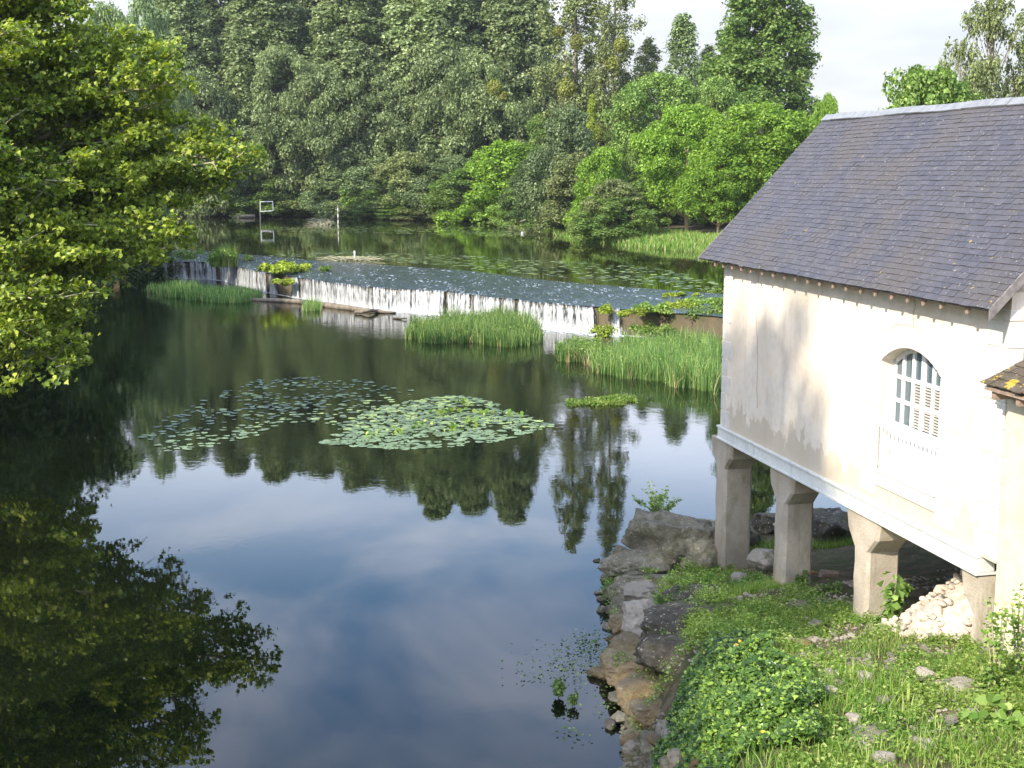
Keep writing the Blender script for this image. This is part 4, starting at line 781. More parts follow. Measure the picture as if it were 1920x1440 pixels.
# unseen left-bank trees: bridge one shades rocks and wall, others added for shade
for (x, y, h, w_, kd, v, lb) in [(-34.5, 26, 21, 9.5, 'round', 2, 'unseen broad tree added on the left bank to shade the near maple'), (-16.8, 2.2, 25.4, 10.4, 'round', 1, 'tall tree on the left bank beside the bridge'), (-33, 34, 24, 12, 'round', 1, 'unseen tall tree added behind the near maple trunk to shade the bank'), (-42, 58, 24, 14, 'round', 0, 'unseen tall tree added further along to shade the left bank')]:
    cm, tm, H0, W0 = proto[kd, v]; e = empty('tree', (x, y, float(hz(x, y))), 1.0); e.scale = (w_ / W0, w_ / W0, h / H0); tag(e, lb, 'tree')
    for nm, me in (('crown', cm), ('trunk', tm)): o = bpy.data.objects.new(nm, me); sc.collection.objects.link(o); o.parent = e

# ---------------------------------------------------------------- near maple overhanging the pool
def near_maple():
    R = np.random.default_rng(42); T = np.array([-20.5, 46.0, 1.2]); e = empty('maple_tree', tuple(T)); tag(e, 'big near maple with yellow green leaves overhanging the dark left side of the pool', 'tree')
    wood = MB(); P = [T + np.array([.25 * math.sin(k * 3), .2 * math.cos(k * 4), k * 15.]) for k in np.linspace(0, 1, 10)]; wood.tube([p - T for p in P], [.45 * (1 - k) ** .7 + .06 for k in np.linspace(0, 1, 10)], 10)
    tips = []
    # bough ends picked from the outline in the photograph, then filled at random
    hand = [(135, 15, 42), (95, -5, 42), (150, 5, 43), (40, -25, 41), (110, -45, 42), (70, 5, 43), (330, 105, 43), (250, 75, 43), (340, 150, 42), (160, 60, 44), (100, 90, 42), (60, 30, 43), (20, 90, 41), (470, 285, 43), (440, 300, 42), (400, 270, 44), (380, 235, 44), (345, 430, 41), (300, 380, 42), (320, 330, 43), (250, 330, 41), (230, 260, 42), (160, 300, 40), (150, 420, 39), (60, 400, 39), (40, 300, 40), (110, 200, 42), (200, 190, 43),
            (120, 560, 37.5), (150, 480, 38), (90, 640, 37), (130, 690, 37), (60, 560, 36.5), (30, 470, 37), (20, 620, 36), (320, 190, 43), (280, 240, 43), (390, 330, 43), (350, 300, 42), (180, 130, 44), (20, 180, 41), (310, 465, 41), (210, 440, 40), (40, 210, 40), (-20, 350, 39), (-30, 100, 41), (-10, 500, 37), (-30, 620, 36), (120, 130, 43), (270, 140, 43), (440, 330, 43.5)]
    for (px, py, D) in hand: tips.append(aty(px, py, D + 1.5))
    for _ in range(36):
        a = R.uniform(0, 6.28); el = math.asin(R.uniform(-.45, 1)); d_ = np.array([math.cos(a) * math.cos(el), math.sin(a) * math.cos(el), math.sin(el)]); tips.append(T + np.array([3.0, -1.0, 7.5]) + d_ * np.array([8.0, 9.0, 8.2]) * R.uniform(.7, 1.0))
    OUT = [(-900, -900), (150, -900), (162, -10), (166, 45), (320, 75), (355, 110), (360, 200), (400, 225), (475, 270), (480, 320), (400, 350), (375, 400), (350, 480), (300, 490), (240, 470), (210, 520), (170, 590), (160, 700), (110, 740), (40, 730), (-900, 900)]
    def inside(p):
        z = (p - CC) @ cf; return sdf(np.array([960 + FPX * (p - CC) @ cr / z]), np.array([720 - FPX * (p - CC) @ cu / z]), OUT)[0]
    tips = tips[:51] + [t_ for t_ in tips[51:] if inside(t_) < -20]
    LV = []
    for tp in tips:
        h0 = np.clip(tp[2] - np.linalg.norm(tp[:2] - T[:2]) * .45, 1.5, 13); s = T * np.array([1, 1, 0]) + np.array([0, 0, h0]); n = 9; L = np.linalg.norm(tp - s); pts = []
        for k in np.linspace(0, 1, n): p = s * (1 - k) + tp * k + np.array([0, 0, 1.]) * L * (.10 * math.sin(math.pi * k) ) + R.normal(size=3) * .018 * L * math.sin(math.pi * k); pts.append(p)
        r0 = .02 * L * .7 + .02; wood.tube([p - T for p in pts], [r0 * (1 - .88 * k) for k in np.linspace(0, 1, n)], 6, False)
        side = nrm(np.cross(tp - s, [0, 0, 1.])); side = nrm(side + np.array([0, 0, R.uniform(-.5, .5)]))
        for k in range(n - 1):
            f0 = k / (n - 1)
            if f0 < .30: continue
            for sg in (-1, 1, 1, -1):
                f = f0 + R.uniform(0, 1 / n); b_ = pts[k] * (1 - (f - f0) * n) + pts[k + 1] * ((f - f0) * n) if k < n - 1 else pts[k]
                ln = (1.25 - f) * L * .26 + .35; dv = nrm(side * sg * R.uniform(.6, 1.1) + nrm(tp - s) * R.uniform(.4, 1.0) + np.array([0, 0, R.uniform(-.55, .55)])); en = b_ + dv * ln * R.uniform(.6, 1.1); en[2] -= .10 * ln
                wood.tube([b_ - T, (b_ + en) / 2 + np.array([0, 0, .05 * ln]) - T, en - T], [.03, .02, .008], 4, False)
                nc = int(4 + ln * 2.6)
                for j in range(nc):
                    g_ = R.uniform(.25, 1.05); c = b_ * (1 - g_) + en * g_ + R.normal(size=3) * np.array([.22, .22, .09]); m_ = R.integers(7, 14)
                    C = c + R.normal(size=(m_, 3)) * np.array([.16, .16, .08]); Nr = np.array([-.25, -.3, .8]) + R.normal(size=(m_, 3)) * .6 + side * sg * .15
                    LV.append((C, Nr))
    C = np.concatenate([a for a, _ in LV]); Nr = np.concatenate([a for _, a in LV]); zc = (C - CC) @ cf; so_ = sdf(960 + FPX * ((C - CC) @ cr) / zc, 720 - FPX * ((C - CC) @ cu) / zc, OUT); ok = (C[:, 2] > .5) & (so_ < 22 + 22 * wob(C[:, 0] * 2, C[:, 2] * 2, 1.5)) & (C[:, 1] < 60); C, Nr = C[ok], Nr[ok]
    V = leaf_arrays(C - T, Nr, .16 * R.uniform(.6, 1.3, len(C)), HEX, .4, R)
    link('crown', cards_mesh('maple_crown', [V]), M['maple_near'], e); link('trunk', wood.mesh('maple_trunk', True), M['twig'], e); return len(C)
print('near maple leaves', near_maple())

# ---------------------------------------------------------------- reeds, weir plants
def inpoly(px, py, poly):
    return sdf(np.array([px]), np.array([py]), poly)[0] < 0
def blades(name, base, H, W, mat, R=rng, lean=.25, seg=3, parent=None):
    n = len(base); a = R.uniform(0, 6.28, n); d = np.stack([np.cos(a), np.sin(a), np.zeros(n)], 1); a2 = R.uniform(0, 6.28, n); side = np.stack([np.cos(a2), np.sin(a2), np.zeros(n)], 1)
    H = H * R.uniform(.42, 1.18, n) * (.82 + .22 * wob(base[:, 0], base[:, 1], 1.1 if np.mean(H) > .5 else 2.5)); ln = np.abs(R.normal(size=n)) * lean * H; Vl, Vr = [], []
    for k in range(seg + 1):
        f = k / seg; c = base + np.array([0, 0, 1.]) * (H * f * (1 - .12 * f * (ln / H)))[:, None] + d * (ln * f ** 2)[:, None]; w_ = W * (1 - f ** 1.6) + .002
        Vl.append(c - side * w_ / 2); Vr.append(c + side * w_ / 2)
    V = np.stack(Vl + Vr, 1); k = seg + 1; F = np.array([(i, k + i, k + i + 1, i + 1) for i in range(seg)]); I = (np.arange(n) * 2 * k)[:, None, None] + F[None]
    return link(name, np_mesh(name, V.reshape(-1, 3), I.reshape(-1), np.full(n * seg, 4)), M[mat], parent)
def px_points(poly, n, z=0., clump=0.):
    xs = [p[0] for p in poly]; ys = [p[1] for p in poly]; out = []
    G = np.array([atz(p[0], p[1], z)[:2] for p in poly]); lo, hi = G.min(0), G.max(0)
    while len(out) < n:
        q = rng.uniform(lo, hi, (n * 3, 2)); s = sdf(q[:, 0], q[:, 1], [tuple(g) for g in G]); s = s + .35 * wob(q[:, 0], q[:, 1], 2.3) * (z < 1) + .5 * (rng.random(len(q)) ** 3) * (z < 1); q = q[(s < .1 * (z < 1)) & ((wob(q[:, 0], q[:, 1], 3.0) > -1 + clump) | (rng.random(len(q)) < .35))]; out += list(q)
    q = np.array(out[:n]); return np.column_stack([q, np.full(n, z - .05)])
def reed_bed(poly, n, H, W, label, mat='reed', lean=.22, z=0., leafy=0, name='reed_bed', cat='reeds'):
    b = px_points(poly, n, z); c = b.mean(0); e = empty(name, (c[0], c[1], z)); tag(e, label, cat)
    blades('blades', b - np.array([c[0], c[1], z]), H, W, mat, lean=lean, parent=e)
    dn = base_n = max(60, n // 9); q = b[rng.integers(0, n, dn)] + rng.normal(size=(dn, 3)) * np.array([.15, .15, 0]); blades('dead_blades', q - np.array([c[0], c[1], z]), H * .85, W * .9, 'deadreed', lean=.6, parent=e)
    if leafy:
        q = px_points(poly, leafy, z) - np.array([c[0], c[1], z]); q[:, 2] += rng.random(leafy) ** 1.2 * H * .8; link('foliage', cards_mesh('foliage', [leaf_arrays(q, unit(leafy) + np.array([0, 0, .8]), .09 * rng.uniform(.7, 1.4, leafy))]), M['weed'], e)
    return e
reed_bed([(760, 632), (770, 618), (860, 606), (950, 600), (1000, 618), (1018, 640), (960, 652), (880, 642), (800, 646)], 7500, 1.15, .04, 'broad green reed bed standing in the pool in front of the fall', leafy=2500)
reed_bed([(1105, 690), (1150, 668), (1230, 655), (1345, 660), (1345, 742), (1290, 728), (1200, 712), (1150, 706)], 10500, 1.25, .035, 'tall reed bed against the corner of the mill', leafy=2500)
reed_bed([(1040, 664), (1075, 650), (1120, 655), (1140, 672), (1100, 680), (1050, 676)], 1700, .85, .035, 'small reed tuft between the two larger beds', leafy=2200)
reed_bed([(275, 545), (330, 540), (400, 548), (480, 552), (495, 560), (440, 570), (380, 566), (310, 556)], 4200, .9, .05, 'long shaded reed bed before the left end of the weir')
reed_bed([(1062, 757), (1100, 747), (1190, 744), (1190, 752), (1120, 762), (1070, 764)], 350, .2, .03, 'flat mat of bright cress floating near the right reed bed', 'weed', leafy=2600, name='water_cress', cat='water plants')
reed_bed([(568, 578), (580, 572), (600, 576), (598, 584), (575, 584)], 500, .8, .04, 'small dark reed tuft beside the long log')
def tuft(px, py, z, r, h, mat, label, n=900, ls=.16, bl=0, name='weir_plant', cat='plant', ry=None):
    c = atz(px, py, z); e = empty(name, tuple(c)); tag(e, label, cat); ry = ry or r * .7; lob = []
    Vs = []
    for _ in range(max(4, n // 110)):
        a = rng.uniform(0, 6.28); q = math.sqrt(rng.random()); cc = np.array([r * q * math.cos(a), ry * q * math.sin(a), h * .45 * rng.uniform(.3, 1.2)]); rr = h * .45; d_ = unit(110); d_[:, 2] = np.abs(d_[:, 2]) * .9; Vs.append(leaf_arrays(cc + d_ * rr * rng.uniform(.5, 1, (110, 1)), d_ + unit(110) * .5 + np.array([0, 0, .6]), ls * rng.uniform(.7, 1.3, 110)))
    link('foliage', cards_mesh('foliage', Vs), M[mat], e)
    if bl:
        a = rng.uniform(0, 6.28, bl); q = np.sqrt(rng.random(bl)); blades('blades', np.column_stack([r * q * np.cos(a), ry * q * np.sin(a), np.zeros(bl)]), h * 1.2, .05, mat, parent=e, lean=.4)
    return e
tuft(358, 492, 1.4, .9, 1.4, 'grass', 'green tuft on the weir edge furthest left', 700)
tuft(420, 500, 1.35, 1.0, 1.6, 'grass', 'tall grassy tuft splitting the left falls', 600, bl=500); tuft(450, 490, 1.5, 1.4, .7, 'grass', 'low green trailing tuft right of the tall grassy one', 800)
tuft(530, 516, 1.3, 1.3, 1.1, 'yreed', 'bright yellow green plant hanging over the weir face', 2200, .2); tuft(562, 510, 1.4, .9, .7, 'yreed', 'bright yellow green plant right half beside the hanging one', 1200, .2); tuft(528, 540, .7, .8, .7, 'yreed', 'trailing lower end of the bright hanging plant', 900, .18)
tuft(602, 512, 1.4, .6, .6, 'green', 'small dark green tuft alone on the weir lip', 600)
for (px_, py_, z_, r_, h_, n_, mt_, lb_) in [(1128, 592, 1.0, .5, .7, 700, 'yreed', 'moss and fern hanging left of the narrow fall'), (1225, 592, 1.15, .9, .8, 1300, 'weed', 'green plants spilling over the brown face right of the narrow fall'), (1280, 590, 1.0, 1.1, 1.0, 1800, 'yreed', 'thick green cushion hanging over the brown weir face'), (1320, 572, 1.4, 1.1, .5, 900, 'weed', 'leafy mat on the apron near the mill corner'), (1265, 575, 1.4, .9, .35, 600, 'yreed', 'flat yellow green mat on the dry apron'), (1340, 612, .7, 1.2, 1.3, 2000, 'weed', 'tall leafy clump below the weir beside the mill'), (1215, 630, .2, 1.2, .8, 1300, 'weed', 'low herbs at the foot of the brown weir face')]:
    tuft(px_, py_, z_, r_, h_, mt_, lb_, n_, .12)
tuft(1202, 549, 1.45, .35, .3, 'yreed', 'little yellow green tuft on the dry apron, left one', 300, .1); tuft(1243, 558, 1.45, .4, .35, 'yreed', 'second little tuft on the dry apron', 330, .1)
for px, py, z, r, h, n, lb in [(1285, 560, 1.5, 1.2, .45, 900, 'yellow green plants trailing over the dry weir crest'), (1330, 552, 1.5, 1.0, .4, 700, 'plants on the weir crest touching the mill corner'), (1310, 600, .8, .9, .9, 900, 'leafy plants with yellow flowers below the dry crest'), (1255, 590, 1.1, .6, .6, 600, 'plants hanging over the dry brown weir face'), (1172, 598, 1.0, .3, .6, 350, 'moss tuft beside the narrow fall'), (1195, 596, 1.1, .4, .6, 400, 'plant drooping right of the narrow fall'), (1130, 640, .1, .5, 1.0, 900, 'leafy bush standing between the reed beds'), (1335, 585, 1.2, .7, .9, 700, 'green plants against the mill wall corner')]:
    tuft(px, py, z, r, h, 'yreed' if n != 700 else 'weed', lb, n, .11)
# grassy bank of the upper pond and the muddy spit
b = []
while len(b) < 16000:
    x = rng.uniform(2, 24, 4000); y = rng.uniform(98, 150, 4000); s = sdf(x, y, UP); k = (s > -.4) & (s < 9); b += list(np.column_stack([x, y])[k])
b = np.array(b[:16000]); b = np.column_stack([b, hz(b[:, 0], b[:, 1]) - .05]); tag(blades('grass', b, .75, .11, 'grass', lean=.35), 'long grass on the bank of the upper pond', 'grass', kind='stuff')
log([atz(965, 420, 1.9), atz(985, 412, 3.0)], [.1, .06], 'twig', 'branch', 'pale dead branch sloping out of the water by the mud spit', 'branch'); log([atz(968, 416, 1.8), atz(992, 432, 1.75)], [.1, .05], 'twig', 'branch', 'pale dead branch lying across the sloping one', 'branch'); log([atz(1013, 430, 1.7), atz(1011, 410, 2.9)], [.09, .05], 'twig', 'stake', 'thin pale stake in the water near the mud spit', 'stake')
sp = [(930, 420), (1000, 418), (1085, 428), (1080, 440), (1020, 440), (990, 436), (960, 432)]
q = px_points(sp, 2500, 1.78); q[:, 2] += rng.random(2500) * .35; tag(link('brushwood', cards_mesh('brushwood', [leaf_arrays(q, unit(2500) + np.array([0, 0, 1.]), .35 * rng.uniform(.5, 1.2, 2500))]), M['olive']), 'flat tangle of dead brush and weed on the mud spit', 'brush', kind='stuff')
# twiggy debris on the crest
for k_, (a_, b_, c_, lb) in enumerate([((620, 490), (700, 484), (660, 489), 'low raft of twigs caught on the weir crest'), ((590, 425), (620, 412), (600, 420), 'bare twigs in the water left of the striped post')]):
    m = MB(); o0 = atz(c_[0], c_[1], 1.8)
    for i in range(60):
        s = atz(rng.uniform(a_[0], b_[0]), rng.uniform(b_[1], a_[1]), 1.72); d_ = unit(1)[0] * np.array([1.6, .8, .25]); d_[2] = abs(d_[2]) * (1.0 if not k_ else 3); m.tube([s - o0, s + d_ * .5 - o0 + np.array([0, 0, .1]), s + d_ - o0], [.035, .03, .015], 4)
    tag(link('twig_raft', m.mesh('twig_raft'), M['twig'], None, tuple(o0)), lb, 'twigs')
# striped post, goal frame, bird, small things far off
def post(px, y0, y1, D, r, label):
    p0 = aty(px, y1, D); p1 = aty(px, y0, D); e = empty('striped_post', (p0[0], p0[1], 1.4)); tag(e, label, 'post'); n = 7; hgt = p1[2] - 1.4
    for i in range(n): m = MB(); m.tube([(0, 0, hgt * i / n), (0, 0, hgt * (i + 1) / n)], [r, r], 10); m.build('band', M['white'] if i % 2 else M['joint'], e)
post(634, 384, 414, 168, .07, 'thin black and white striped gauge post in the upper pond')
p0 = atz(665, 490, 1.6); log([p0, p0 + np.array([0, 0, .8])], [.06, .06], 'white', 'stake', 'short white stake standing among the twigs on the crest', 'stake')
gf = empty('goal_frame', tuple(aty(500, 388, 178))); tag(gf, 'white rectangular goal frame hanging over the far end of the pond', 'frame'); h0, w0 = .62, .85
for nm, a_, b_ in (('post', (-w0, 0, -h0), (-w0, 0, h0 + .05)), ('post', (w0, 0, -h0 + .08), (w0, 0, h0 + .1)), ('crossbar', (-w0, 0, h0 + .05), (w0, 0, h0 + .1)), ('bottom_bar', (-w0, 0, -h0), (w0, 0, -h0 + .1))):
    m = MB(); m.tube([a_, b_], [.055, .055], 8); m.build(nm, M['white'], gf)
m = MB(); m.tube([(-w0 - .05, 0, -2.6), (-w0 - .05, 0, h0 + .4)], [.06, .05], 8); m.build('support_pole', M['wood'], gf)
def small_boat():
    e = empty('rowing_boat', tuple(atz(458, 408, 1.75)), .1); tag(e, 'grey rowing boat moored under the trees left of the goal frame', 'boat'); m = MB(); n = 12; rings = []
    for i in range(n):
        k = i / (n - 1); x = -1.5 + 3 * k; w_ = .5 * math.sqrt(max(.02, 1 - (2 * k - 1) ** 2 * .9)); rings.append([(x, -w_, .42), (x, -w_ * .8, 0), (x, 0, -.1), (x, w_ * .8, 0), (x, w_, .42)])
    for r_ in rings: m.v += r_
    for i in range(n - 1):
        for j in range(4): m.f.append((i * 5 + j, (i + 1) * 5 + j, (i + 1) * 5 + j + 1, i * 5 + j + 1))
    m.build('hull', M['wood'], e, True)
    for x in (-1, .1, 1.1): s = MB(); s.hexa([(x - .12, -.55, .28), (x + .12, -.55, .28), (x + .12, .55, .28), (x - .12, .55, .28), (x - .12, -.55, .32), (x + .12, -.55, .32), (x + .12, .55, .32), (x - .12, .55, .32)]); s.build('seat', M['wood'], e)
small_boat()
def barrel():
    e = empty('drum', tuple(atz(483, 406, 1.75))); tag(e, 'dark green drum beside the pole of the goal frame', 'drum'); m = MB(); m.tube([(0, 0, -.2), (0, 0, .1), (0, 0, .5), (0, 0, .9)], [.3, .34, .34, .3], 16); m.build('body', M['green_pl'], e, True)
    for z in (.15, .6): r_ = MB(); r_.tube([(0, 0, z), (0, 0, z + .05)], [.36, .36], 16); r_.build('hoop', M['darkbark'], e)
barrel()
def bird():
    c = atz(1035, 427, 1.85); sk = bpy.data.meshes.new('egret'); pts = [((0, 0, .0), .02), ((0, 0, .28), .025), ((-.02, 0, .36), .11), ((.16, 0, .44), .12), ((.26, 0, .58), .045), ((.22, 0, .74), .035), ((.30, 0, .86), .045), ((.46, 0, .84), .012), ((-.24, 0, .30), .05)]
    ed = [(0, 1), (1, 2), (2, 3), (3, 4), (4, 5), (5, 6), (6, 7), (2, 8)]; sk.from_pydata([p for p, _ in pts], ed, []); o = link('egret', sk, M['white'], None, tuple(c)); md = o.modifiers.new('skin', 'SKIN')
    for i, (_, r_) in enumerate(pts): sk.skin_vertices[0].data[i].radius = (r_, r_)
    o.modifiers.new('sub', 'SUBSURF').levels = 2; tag(o, 'small white egret standing on the mud spit', 'bird')
bird()
m = MB(); c = atz(980, 437, 1.78); P_ = [(0, 0, -.18 + .36 * k) for k in np.linspace(0, 1, 9)]; m.tube(P_, [max(.02, .19 * math.sqrt(max(0, 1 - (2 * k - 1) ** 2))) for k in np.linspace(0, 1, 9)], 14); o = m.build('buoy', M['white'], smooth=True); o.location = c; tag(o, 'small round white buoy floating before the mud spit', 'buoy')

# ---------------------------------------------------------------- lily pads
def pad_mesh(k):
    n = 18; m = MB(); r = np.random.default_rng(k + 5); v = [(0, 0, 0)]
    a0 = .22; A = np.linspace(a0, 2 * math.pi - a0, n); v += [((1 + .05 * math.sin(3 * a + k)) * math.cos(a), (.86 + .04 * math.cos(2 * a)) * math.sin(a), .03 * math.sin(a * 2 + k) + .03 * r.random()) for a in A]
    m.v = v; m.f = [(0, i, i + 1) for i in range(1, n)]; me = m.mesh('lily_pad', True); me.materials.append(M['pad']); return me
PADM = [pad_mesh(k) for k in range(6)]
dense = [(605, 832), (640, 800), (690, 772), (760, 752), (850, 742), (905, 748), (950, 768), (1000, 785), (1040, 798), (985, 815), (920, 832), (850, 838), (740, 844), (680, 838)]
spar = [(265, 822), (330, 770), (420, 735), (480, 712), (600, 706), (700, 716), (790, 735), (700, 770), (640, 800), (560, 790), (500, 812), (400, 838), (310, 850)]
def pads(poly, n, dmin, z=.006):
    G = [tuple(atz(p[0], p[1], 0)[:2]) for p in poly]; A = np.array(G); out = []; tries = 0
    while len(out) < n and tries < 60000:
        tries += 1; q = rng.uniform(A.min(0), A.max(0)); s = sdf(q[:1], q[1:], G)[0]
        if s > 0: continue
        if wob(q[0:1], q[1:2], .9)[0] < -.45 and rng.random() < .8: continue
        if out and np.min(np.sum((np.array(out) - q) ** 2, 1)) < dmin ** 2: continue
        out.append(q)
    return np.array(out)
pd = pads(dense, 760, .155); ps = pads(spar, 420, .19)
allp = [(q, 0) for q in pd] + [(q, 1) for q in ps]; allp.sort(key=lambda a: a[0][1]); rest = MB(); nind = 0
cols = {0: 'floating lily pad in the dense bright patch at the middle of the pool', 1: 'floating lily pad in the thin scattered patch left of the dense one'}
for i, (q, g_) in enumerate(allp):
    r_ = rng.uniform(.08, .19) if not g_ else rng.uniform(.07, .165); a = rng.uniform(0, 6.28); z = .008 + .012 * rng.random()
    if nind < 300:
        o = bpy.data.objects.new('lily_pad', PADM[i % 6]); sc.collection.objects.link(o); o.location = (q[0], q[1], z); o.scale = (r_, r_, r_); o.rotation_euler = (rng.normal() * .03, rng.normal() * .03, a); fs = 'right' if q[0] > (-1.0, -4.6)[g_] else 'middle' if q[0] > (-3.3, -7.4)[g_] else 'left'; ys = 'near' if q[1] < (41.6, 41.5)[g_] else 'far'; sz_ = 'small' if r_ < .12 else 'broad'; tag(o, '%s floating lily pad at the %s %s side of the %s patch' % (sz_, ys, fs, ('dense bright', 'thin scattered')[g_]), 'lily pad', 'lily pads, dense patch' if not g_ else 'lily pads, scattered patch'); nind += 1
    else:
        ca, sa = math.cos(a), math.sin(a); b0 = len(rest.v); me = PADM[i % 6]
        rest.v += [(q[0] + (v.co.x * ca - v.co.y * sa) * r_, q[1] + (v.co.x * sa + v.co.y * ca) * r_, z + v.co.z * r_) for v in me.vertices]; rest.f += [tuple(b0 + j for j in p.vertices) for p in me.polygons]
# thin weed and pads on the upper pond
for poly, n, rr in (([(480, 478), (700, 488), (900, 505), (1100, 525), (1340, 548), (1345, 530), (1250, 505), (1050, 488), (850, 478), (650, 472)], 900, .26), ([(520, 425), (900, 425), (1020, 440), (980, 446), (700, 436), (520, 434)], 500, .3)):
    G = px_points(poly, n, 1.71)
    for q in G:
        if rng.random() < .3: continue
        b0 = len(rest.v); k = rng.uniform(.5, 1) * rr; rest.v += [(q[0] + k * math.cos(t), q[1] + k * math.sin(t), 1.712) for t in np.linspace(0, 5.2, 7)]; rest.f.append(tuple(range(b0, b0 + 7)))
tag(rest.build('lily_pads', M['pad']), 'countless small far lily pads on the pool and the upper pond', 'lily pads', kind='stuff')
# raised leaves in the dense patch
for i, (px, py) in enumerate([(868, 752), (832, 772), (850, 768), (905, 772), (845, 802), (755, 805), (790, 792), (700, 812), (880, 790), (960, 775)]):
    c = atz(px, py, .1); n = 14; V = leaf_arrays(rng.normal(size=(n, 3)) * np.array([.2, .2, .05]), unit(n) + np.array([-.3, -.6, .6]), .13 * rng.uniform(.6, 1.4, n), ROUND); o = link('lily_leaf_cluster', cards_mesh('lily_leaf_cluster', [V]), M['weed'], None, tuple(c)); tag(o, 'raised curled yellow green leaves in the dense lily patch', 'water plant', 'raised lily leaves')

# ---------------------------------------------------------------- peninsula plants
def inivy(x, y): return ((x - 2.62) / 1.02) ** 2 + ((y - 15.0) / 2.35) ** 2 + .30 * wob(x, y, 2.6) < 1
def on_ground(x, y, dz=0.): return np.column_stack([x, y, hz(x, y) + dz])
def under_mill(x, y): s = (x - P0[0]) * DD[0] + (y - P0[1]) * DD[1]; t = -((x - P0[0]) * NN[0] + (y - P0[1]) * NN[1]); return (s > -.5) & (t > .15) & (s < 9.4)
x = rng.uniform(1.8, 9.5, 300000); y = rng.uniform(10.5, 27, 300000); den = smooth_((x - 2.4 - .0 * y) / 1.4)
keep = (rng.random(len(x)) < den * np.clip(.62 + .6 * wob(x, y, 1.3) - .5 * (wob(x * 1.7, y * 1.7, 1.0) > .1) , .06, 1)) & ~under_mill(x, y) & ~inivy(x, y) & (rng.random(len(x)) > bare(x, y) * .45); x, y = x[keep][:110000], y[keep][:95000]
tag(blades('grass', on_ground(x, y, -.02), .17, .009, 'grass', lean=.55, seg=2), 'rough green grass on the slope in front of the piers', 'grass', kind='stuff')
x = rng.uniform(2.6, 9.5, 9000); y = rng.uniform(10.5, 25.5, 9000); keep = (wob(x, y, 1.0) + .7 * wob(x, y, 2.9) > -.30) & ~under_mill(x, y) & (x > 2.8) & ~inivy(x, y) & (rng.random(len(x)) > bare(x, y) * .6); x, y = x[keep], y[keep]
Vs = []
for cx, cy in zip(x, y):
    h = rng.uniform(.05, .24); n = 34; d_ = unit(n); d_[:, 2] = np.abs(d_[:, 2]); c = np.array([cx, cy, float(0)]); Vs.append((c, h, d_))
zz = hz(x, y); VV = [leaf_arrays(np.array([a[0], a[1], z - .02]) + d_ * np.array([h * .9, h * .9, h]) * rng.uniform(.3, 1.1, (34, 1)), d_ * .5 + unit(34) * .5 + np.array([0, 0, .8]), .042 * rng.uniform(.6, 1.5, 34)) for (a, h, d_), z in zip(Vs, zz)]
tag(link('weeds', cards_mesh('weeds', VV), M['weed']), 'low leafy weeds covering the slope in front of the piers', 'weeds', kind='stuff')
x = rng.uniform(1.8, 3.6, 900); y = rng.uniform(17.5, 28, 900); k = wob(x * 1.3, y * 1.3, 2.4) > .18; x, y = x[k][:260], y[k][:260]
zz = hz(x, y) + rng.uniform(.0, .35, len(x)); VV = [leaf_arrays(np.array([a, b_, c_]) + (lambda d_: d_ * np.array([.13, .13, .12]) * rng.uniform(.3, 1.1, (40, 1)))(unit(40)), unit(40) * .6 + np.array([0, 0, .8]), .036 * rng.uniform(.6, 1.5, 40)) for a, b_, c_ in zip(x, y, zz)]
tag(link('weeds', cards_mesh('weeds', VV), M['weed']), 'little green herbs growing in the joints of the rocky bank', 'weeds', kind='stuff')
# ivy mound
x = rng.uniform(1.6, 5.4, 70000); y = rng.uniform(11.0, 18.6, 70000); k = inivy(x, y); x, y = x[k][:30000], y[k][:30000]
z = hz(x, y) + .05 + .12 * wob(x, y, 3.0) * .5 + rng.random(len(x)) ** .7 * .16 + .07 * wob(x + 4, y, 7.0)
C = np.column_stack([x, y, z]); tag(link('ivy', cards_mesh('ivy', [leaf_arrays(C, unit(len(x)) * .55 + np.array([-.1, -.15, 1.]), .05 * rng.uniform(.45, 1.5, len(x)), HEX)]), M['ivy']), 'dense dark ivy mound at the bottom right of the pool edge', 'ivy', kind='stuff')
for i in range(4):
    j = rng.integers(len(C)); o = link('fallen_leaf', cards_mesh('fallen_leaf', [leaf_arrays(np.zeros((3, 3)) + rng.normal(size=(3, 3)) * .03, np.array([[0, -.3, 1.]] * 3), .05, HEX)]), M['yellow'], None, tuple(C[j] + np.array([0, 0, .06]))); tag(o, 'yellow dead leaf lying on the ivy mound', 'leaf', 'yellow leaves on the ivy')
def plant(name, loc, h, nst, nl, ls, mat, label, cat='plant', spread=.3, shape=KITE, stem='twig', droop=.2, fl=.25):
    e = empty(name, tuple(loc)); tag(e, label, cat); st = MB(); C = []; Nr = []
    for i in range(nst):
        a = rng.uniform(0, 6.28); tp = np.array([math.cos(a) * spread * rng.random(), math.sin(a) * spread * rng.random(), h * rng.uniform(.65, 1.05)]); mid = tp * np.array([.35, .35, .5]); st.tube([(0, 0, 0), mid, tp], [.012 * h + .003, .009 * h + .002, .003], 5, False)
        for j in range(nl):
            f = fl + (1 - fl) * rng.random(); p = mid * 2 * f * (1 - f) + tp * f * f + mid * 0; p = 2 * f * (1 - f) * mid + f * f * tp; o_ = unit(1)[0] * ls * 1.1; C.append(p + o_ * np.array([1, 1, .4])); Nr.append(np.array([o_[0], o_[1], ls * 1.2]))
    link('foliage', cards_mesh('foliage', [leaf_arrays(np.array(C), np.array(Nr) / ls + unit(len(C)) * .35, ls * rng.uniform(.7, 1.3, len(C)), shape, droop)]), M[mat], e); link('stem', st.mesh('stem', True), M[stem], e); return e
plant('sapling', atz(1230, 975, .95), .72, 18, 30, .07, 'green', 'leafy sapling growing on top of the big sloping boulder', 'sapling', .95)
plant('elder_seedling', np.array([*atz(1672, 1188, 1.45)]), .95, 6, 26, .13, 'green', 'young elder growing against the third pier', 'plant', .25)
